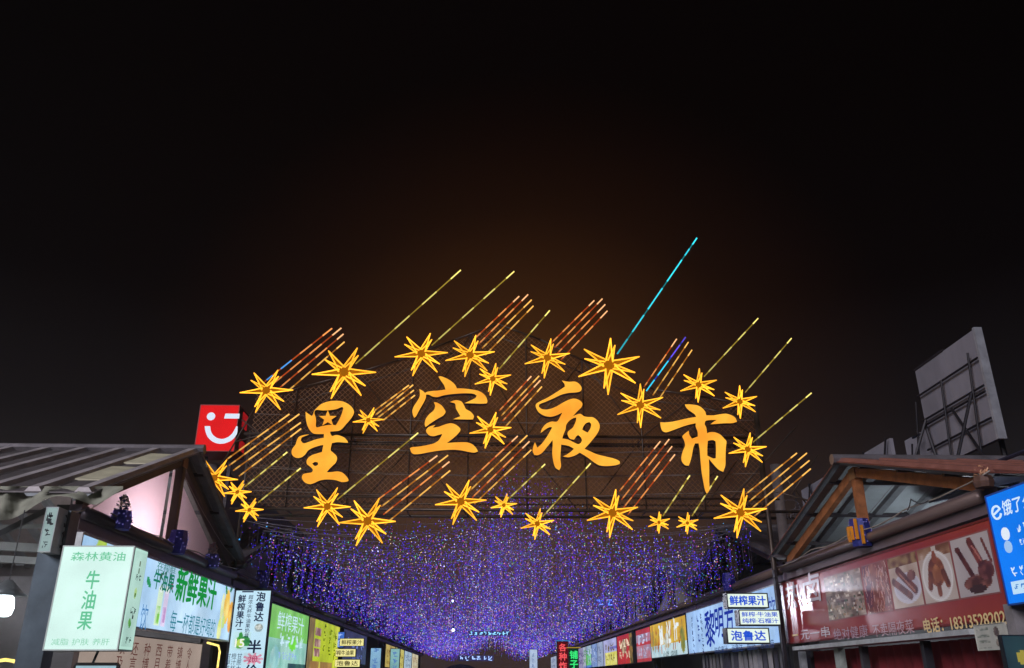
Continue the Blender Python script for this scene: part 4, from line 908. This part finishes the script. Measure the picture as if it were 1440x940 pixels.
planter('small blue pot of pale flowers on the gutter above the mint white lightbox', (XL + .12, 13.35, 3.74), .34, .52, (84, 84, 190), ((206, 190, 180), (60, 76, 120)))
planter('beaded blue pot at the foot of the pink gable\'s middle post', (XL + .12, 15.95, 3.72), .36, .42, (60, 56, 180))
planter('small blue pot of pinkish flowers where the gutter meets the mango end of the sign', (XL + .12, 18.05, 3.72), .32, .5, (96, 96, 190), ((226, 190, 196), (200, 200, 214)))
planter('gold striped blue pot below the middle post of the rust brown gable', (XR - .12, 14.25, 3.66), .38, .46, (40, 46, 120), None, True)
planter('small peach blossom tuft on the gutter next to the bright blue lightbox', (XR - .12, 10.45, 3.86), .26, .26, (96, 70, 60), ((226, 176, 140), (200, 150, 120)))
for k, (s, y, lb) in enumerate(((-1, 22.3, 'beaded blue pot on the gutter over the upright sign'), (-1, 27.5, 'beaded blue pot on the gutter over the green and white lightbox'), (1, 22.5, 'beaded blue pot on the gutter just past the stacked signs'))):
    planter(lb, (XL + .12 if s < 0 else XR - .12, y, 3.72), .36, .44, (44, 40, 150))

# loose cables along the gutters
rg = random.Random(31)
def cable(label, pts, r=.011, c=(150, 140, 132)):
    P = []
    for p, q in zip(pts, pts[1:]):
        p, q = Vector(p), Vector(q)
        for i in range(8): t_ = i / 8; P.append(p + (q - p) * t_ + Vector((0, 0, -.05 * math.sin(math.pi * t_) + rg.uniform(-.008, .008))))
    P.append(Vector(pts[-1])); tag(MB().tube(P, r, 5).build('cable', diff(c, .6), smooth=True), label, 'cable')
cable('pale cable slung along the gutter above the red food banner', [(XR - .1, 18.6, 3.86), (XR - .14, 16.5, 3.93), (XR - .14, 14.6, 3.93), (XR - .14, 12.4, 3.98), (XR - .16, 10.2, 4.02)])
cable('thin dark cable looping off the gutter near the end of the red food banner', [(XR - .14, 12.6, 3.93), (XR - .2, 12.2, 4.06), (XR - .16, 11.8, 3.96)], .009, (70, 66, 70))
cable('pale cable slung along the gutter above the blue juice lightbox', [(XL + .1, 13.0, 3.93), (XL + .12, 15, 3.90), (XL + .12, 17.2, 3.92), (XL + .12, 19.9, 3.92)])
cable('thin wire slung from the pink gable apex to the far gutter', [(XL - .1, 16.3, 5.3), (XL + .05, 19.0, 4.3), (XL + .1, 21.5, 3.95)], .007)
cable('thin wire hanging from the steel pillar to the low eave', [(-5.55, 11.2, 3.6), (-5.75, 11.9, 3.75), (-5.8, 12.9, 4.1)], .008, (180, 176, 166))
# pale boards showing in the gap under the roof edge
for (y0, y1), lb in (((12.9, 14.1), 'pale board in the gap between the dark ribbed roof and its rafter, lower piece'), ((14.5, 15.6), 'pale board in the gap between the dark ribbed roof and its rafter, upper piece')):
    zf = lambda y: 5.52 + (y - 16.15) * .4 + .1
    m = MB(); m.hexa([(XL + .02, y0, zf(y0)), (XL + .02, y1, zf(y1)), (XL - .5, y1, zf(y1) + .02), (XL - .5, y0, zf(y0) + .02), (XL + .02, y0, zf(y0) + .10), (XL + .02, y1, zf(y1) + .10), (XL - .5, y1, zf(y1) + .12), (XL - .5, y0, zf(y0) + .12)])
    tag(m.build('eave_board', diff((200, 196, 170), .6, 0, .2, 3)), lb, 'board', 'pale boards under the dark ribbed roof')

# ================================================================ RED SMILING SIGN and the building under it
tag(MB().box(-14, -6.75, 20.9, 34, 0, 6.6).build('plain_building', diff((96, 92, 98), .8, 0, .2, .8)), 'plain grey block behind the pink gable, with the red smiling sign on its roof', 'building')
Fr = Face('F', 20.0); rd = emis((226, 30, 34), 1.0, .05, 2)
S = Sign('smile_sign', 'glowing red box sign with a white winking smile of dot, dash and curve', 'sign', Fr, -7.07, -6.1, 6.68, 7.86, .85, rd, diff((150, 20, 24), .4), rim=.02)
wl = T((226, 236, 255)); fn = lambda a, z, d: Fr.w(a, z, d)
def rpx(x, y): return Fr.px(250 + x / 7.83, 540 + y / 7.83)
a, z = rpx(367, 360); r = .1; MB().prism([[(a + r * math.cos(k * .2618), z + r * math.sin(k * .2618)) for k in range(24)]], fn, .002, .016).build('eye_dot', wl, S.o)
p, q = rpx(518, 330), rpx(676, 384); p2 = rpx(528, 330); MB().prism([[(p[0], q[1]), (q[0], q[1]), (q[0], p[1]), (p[0] + .02, p[1])]], fn, .002, .016).build('eye_dash', wl, S.o)
out = [rpx(*t) for t in ((298, 468), (305, 520), (330, 585), (380, 635), (450, 660), (520, 655), (590, 625), (635, 580), (655, 540), (660, 470), (645, 470), (625, 510), (600, 550), (560, 585), (500, 608), (440, 600), (390, 565), (365, 520), (358, 468))]
MB().prism([smooth_loop(out, 4, 55)], fn, .002, .016).build('smile_curve', wl, S.o)
sd = Face('L', -6.1); slab(sd, 20.02, 20.83, 6.7, 7.84, .0, .005).build('side_cover', diff((24, 18, 22), .5), S.o)
for z0, z1 in ((7.4, 7.78), (6.82, 7.08)): slab(sd, 20.3, 20.72, z0, z1, .006, .02).build('side_plate', emis((190, 28, 34), .55, .3, 5), S.o)
for x in (-6.9, -6.3): MB().box(x - .04, x + .04, 20.4, 20.48, 5.0, 6.66).build('support', dark_steel, S.o)

# ================================================================ BILLBOARD BACK on the roofs
FB = Face('R', 9.5); pan = diff((128, 126, 136), .6, .1, .3, 1.1, .15, (1, .6, .25))
t = thing('billboard', 'back of a big grey billboard on a dark pipe frame, above the rust brown gable', 'billboard', (9.5, 16, 0))
zs = [5.72, 6.12, 6.66, 7.32, 7.92]
for z0, z1 in zip(zs, zs[1:]):
    for y0, y1 in ((14.78, 15.98), (15.985, 17.2)): slab(FB, y0, y1, z0 + .003, z1, -.10, 0).build('back_sheet', pan, t)
slab(FB, 14.71, 14.777, 5.70, 7.93, -.11, .05).build('edge_frame', diff((150, 152, 160), .5, .3), t)
slab(FB, 15.98, 17.22, 7.921, 7.96, -.12, .02).build('edge_frame', dark_steel, t)
bar_ = lambda a, b, r=.028, n='frame_pipe': MB().tube([FB.w(*a), FB.w(*b)], r, 6).build(n, diff((34, 32, 38), .5, .4), t)
for z in (7.32, 6.76, 6.64, 6.12): bar_((14.78, z, .06), (17.2, z, .06), .022)
bar_((16.1, 7.32, .1), (16.4, 4.9, .1), .022); bar_((15.0, 7.5, .1), (15.35, 4.9, .1), .022); bar_((15.9, 6.64, .12), (15.0, 5.2, .12), .03); bar_((17.0, 6.64, .12), (16.6, 5.0, .12), .03)
bar_((15.1, 6.7, .14), (15.0, 5.0, .9), .03); bar_((16.9, 6.7, .14), (17.0, 5.0, .9), .03); bar_((17.2, 7.2, .12), (17.75, 5.0, .12), .022); bar_((17.3, 6.5, .12), (17.6, 6.5, .12), .03)
for y in (15.2, 17.0): bar_((y, 0, -.3), (y, 7.5, -.3), .05, 'leg')
FB2 = Face('R', 9.62); slab(FB2, 17.22, 18.45, 5.3, 6.66, -.08, 0).build('small_sheet', pan, t); bar_((18.1, 6.5, -.1), (18.5, 5.3, -.1), .02)
FH = Face('R', 9.6); a0 = FH.px(1180, 650)[0]; a1 = FH.px(1128, 700)[0]
t = thing('lattice_hoarding', 'dim pale hoarding behind a dark lattice, between the far post and the rust brown gable', 'hoarding', (9.6, (a0 + a1) / 2, 0))
slab(FH, a0 - 3, a1, 5.2, 6.9, -.08, 0).build('back_sheet', pan, t)
for k in range(9):
    y = a0 - 2 + (a1 - a0 + 2) * k / 8; MB().tube([FH.w(y, 4.9, .1), FH.w(y + (1.0 if k % 2 else -1.0), 6.9, .1)], .025, 5).build('lattice_bar', diff((34, 32, 38), .5, .4), t)
MB().tube([FH.w(a0 - 3, 5.6, .12), FH.w(a1 + .5, 5.6, .12)], .04, 6).build('lattice_bar', diff((34, 32, 38), .5, .4), t)
for y in (a0, a1 - .3): MB().box(9.7, 9.8, y, y + .1, 0, 5.3).build('leg', dark_steel, t)
t = thing('lean_to_roof', 'dark bluish lean-to roof with loose struts beside the billboard foot', 'roof', (10.5, 12, 0))
m = MB(); m.hexa([(8.6, 9, 4.75), (14, 9, 5.75), (14, 16, 5.75), (8.6, 16, 4.75), (8.6, 9, 4.83), (14, 9, 5.83), (14, 16, 5.83), (8.6, 16, 4.83)]); m.build('roof_sheet', diff((58, 62, 84), .5, .2, .3, 1), t)
for i, (p, q) in enumerate((((9.3, 11.6, 4.9), (10.2, 13.2, 5.7)), ((9.0, 13.4, 4.85), (9.6, 11.0, 5.4)), ((9.2, 10.6, 4.9), (11.2, 11.4, 6.2)), ((8.7, 9.5, 4.95), (8.9, 14.6, 5.1)))): MB().tube([p, q], .035, 6).build('strut', diff((52, 54, 74), .5, .3), t)
for x, y in ((9, 9.3), (13.8, 9.3), (9, 15.8), (13.8, 15.8)): MB().box(x - .06, x + .06, y - .06, y + .06, 0, 4.8 if x < 10 else 5.7).build('leg', dark_steel, t)

# ================================================================ things hung over the street
rg = random.Random(21)
for (u0, u1, v, Y), n, c, lb in (((660, 716, 891, 52), 9, (130, 200, 240), 'row of small glowing cyan characters hung across the far street'), ((646, 692, 926, 60), 6, (150, 180, 235), 'fainter row of glowing characters low over the far street end'), ((840, 861, 847.5, 40), 2, (84, 130, 250), 'pair of glowing blue characters among the fairy lights over the red signs')):
    f = Face('F', Y); a0, z = f.px(u0, v); a1, _ = f.px(u1, v); h = (a1 - a0) / n * .8
    o = thing('led_banner', lb, 'LED banner', f.w((a0 + a1) / 2, z - h, 0), 'LED banners over the street')
    slab(f, a0 - .1, a1 + .1, z - h * .6, z + h * .6, -.06, -.02).build('board', diff((70, 66, 120), .6), o)
    S2 = object.__new__(Sign); S2.f, S2.o, S2.n = f, o, 0
    S2.text('', (a0 + a1) / 2, z, a1 - a0, h, T(c, 2.2), scrib=n)
    for a in (a0, a1): MB().tube([f.w(a, z + h * .5, -.04), f.w(a, 5.6, -.04)], .012, 5).build('hanger', dk, o)
f = Face('F', 38); a, z = f.px(637.5, 886.5); t = thing('street_spotlight', 'single bright white spotlight among the fairy lights', 'lamp', f.w(a, z, 0))
MB().tube([f.w(a, z, 0), f.w(a, z, .1)], [.04, .06], 10).build('housing', blk, t); MB().tube([f.w(a, z, .101), f.w(a, z, .106)], .055, 10).build('lens', emis((240, 244, 255), 9), t); MB().tube([f.w(a, z, -.02), f.w(a, 5.4, -.02)], .012, 5).build('hanger', dk, t)
c = Vector((-1.4, 38, 4.72)); t = thing('added_floodlight', 'tiny white lamp added among the fairy lights, aimed across at the red banner', 'lamp', c)  # lamp added only to make the white glare on the banner
d = (Vector((6.4, 16.4, 3.0)) - c).normalized()
MB().tube([c - d * .1, c, c + d * .08], [.03, .05, .06], 10).build('housing', blk, t); MB().tube([c + d * .081, c + d * .085], .05, 10).build('lens', emis((220, 226, 255), 5), t); MB().tube([c, (c.x, c.y, 5.6)], .01, 5).build('hanger', dk, t)
ld = bpy.data.lights.new('added_floodlight', 'SPOT'); ld.energy = 1500; ld.spot_size = R(8); ld.spot_blend = 1.0; ld.shadow_soft_size = .3; ld.color = (.84, .86, 1.0)
lo = bpy.data.objects.new('spot_beam', ld); COL.objects.link(lo); lo.parent = t; lo.location = d * .2; lo.rotation_euler = d.to_track_quat('-Z', 'Y').to_euler()
p = PY(648, 934, 70); t = thing('market_umbrella', 'dark rounded umbrella at the far end of the street', 'umbrella', (p.x, 70, 0))
MB().tube([(p.x, 70, p.z - .55), (p.x, 70, p.z - .35), (p.x, 70, p.z - .1), (p.x, 70, p.z)], [1.5, 1.3, .7, .05], 16).build('canopy', diff((34, 34, 60), .8), t, smooth=True); MB().tube([(p.x, 70, 0), (p.x, 70, p.z)], .03, 6).build('pole', dk, t)

# fairy light curtain
def curtain():
    rs = np.random.RandomState(4); pts = []; cols = []; wires = []
    zt = lambda x: 4.98 + 1.6 * math.exp(-((x - .9) / 1.7) ** 2)
    y = 19.5; row_i = 0
    wts = np.array([.39, .25, .10, .07, .05, .08, .06])
    while y < 98:
        far = max(0, y - 28) / 40; sp = .10 * (1 + far * .9); stp = .06 * (1 + far * .9)
        ph = rs.rand(4) * 6.28
        for x in np.arange(-5.5, 6.3, sp):
            x = x + rs.uniform(-.05, .05); yy = y + rs.uniform(-.4, .4)
            dens = .55 + .45 * math.sin(x * 1.3 + ph[0]) * math.sin(x * .45 + ph[1])
            top_ = zt(x) - rs.uniform(0, .12) if row_i else 4.98 - rs.uniform(0, .1)
            if y > 24 and rs.rand() < .25: top_ -= rs.uniform(0, 1.0)
            edge = min(x + 5.6, 6.4 - x)
            lowest = 3.42 if edge > 1.2 else 3.42 + (1.2 - edge) * .32
            bot = max(lowest, top_ - rs.uniform(.5, 1.0 + 1.1 * dens))
            if row_i < 3: bot = max(bot, 3.95)
            wires.append((x, yy, top_, bot))
            blue = rs.rand() < .35
            sz = np.arange(bot, top_, stp)
            keep = rs.rand(len(sz)) < (.45 + .55 * np.clip((top_ - sz) / 1.0, 0, 1)) * (.7 if row_i < 2 else .88) * (.6 + .4 * dens)
            for z in sz[keep]:
                pts.append((x + rs.uniform(-.04, .04), yy + rs.uniform(-.04, .04), z + rs.uniform(-.04, .04)))
                cols.append(0 if blue and rs.rand() < .7 else rs.choice(7, p=wts))
        y += .95; row_i += 1
    pts = np.array(pts); cols = np.array(cols); n = len(pts); r = rs.uniform(.0085, .0135, n) * (1 + 1.15 * np.maximum(0, pts[:, 1] - 28) / 40) * (1 + .6 * (rs.rand(n) < .05))
    base = np.array([(1, -.6, -.6), (-1, -.6, -.6), (0, 1.1, -.4), (0, 0, 1.3)])
    tri = np.array([(0, 2, 1), (0, 1, 3), (1, 2, 3), (2, 0, 3)])
    V_ = (pts[:, None, :] + base[None] * r[:, None, None]).reshape(-1, 3); F_ = (tri[None] + (np.arange(n) * 4)[:, None, None]).reshape(-1, 3)
    me = bpy.data.meshes.new('fairy_lights'); me.vertices.add(len(V_)); me.vertices.foreach_set('co', V_.ravel())
    me.loops.add(F_.size); me.loops.foreach_set('vertex_index', F_.ravel().astype(np.int32)); me.polygons.add(len(F_))
    me.polygons.foreach_set('loop_start', np.arange(0, F_.size, 3, dtype=np.int32)); me.polygons.foreach_set('loop_total', np.full(len(F_), 3, np.int32))
    me.polygons.foreach_set('material_index', np.repeat(cols, 4).astype(np.int32))
    for c, k in (((66, 42, 230), 1.7), ((118, 58, 205), 1.5), ((200, 196, 255), 1.9), ((70, 160, 230), 1.6), ((86, 200, 150), 1.5), ((216, 90, 170), 1.5), ((240, 205, 155), 1.8)):
        m = emis(c, k, 0, 1, 'fairy_led'); m.cycles.emission_sampling = 'NONE'; me.materials.append(m)
    me.update(calc_edges=True); me.validate()
    o = bpy.data.objects.new('fairy_light_curtain', me); COL.objects.link(o)
    tag(o, 'curtain of blue violet fairy lights hung in rows over the whole street', 'fairy lights', None, 'stuff')
    w = MB(); h = .0026
    for x, y, a, b in wires:
        w.add([(x - h, y, b), (x + h, y, b), (x + h, y, a), (x - h, y, a), (x, y - h, b), (x, y + h, b), (x, y + h, a), (x, y - h, a)], [(0, 1, 2, 3), (4, 5, 6, 7)])
    q = w.build('hanging_wires', diff((112, 102, 130), .6)); q.parent = o; q['kind'] = 'stuff'
    for k in range(16):
        y = 19.4 + k * .45 + rs.uniform(0, .2); a, b, s = 5.0 + rs.uniform(-.06, .1), 5.0 + rs.uniform(-.06, .1), rs.uniform(.1, .5); L = [(-5.5 + 11.8 * i / 24, y, a + (b - a) * i / 24 - s * (1 - (2 * ((i / 24 * 2) % 1) - 1) ** 2)) for i in range(25)]
        q = MB().tube(L, .006, 4).build('support_wire', diff((150, 146, 160), .5)); q.parent = o

curtain()

# ================================================================ night air
me = MB().box(-135, 135, -45, 205, -1.3, 12.7); m = bpy.data.materials.new('night_air'); m.use_nodes = True; t = m.node_tree; t.nodes.clear()
o_ = t.nodes.new('ShaderNodeOutputMaterial'); v_ = t.nodes.new('ShaderNodeVolumePrincipled'); v_.inputs['Density'].default_value = HAZE; v_.inputs['Anisotropy'].default_value = .7; v_.inputs['Color'].default_value = (.9, .88, .88, 1); t.links.new(v_.outputs[0], o_.inputs['Volume'])
hz = me.build('haze', m, kind='stuff')
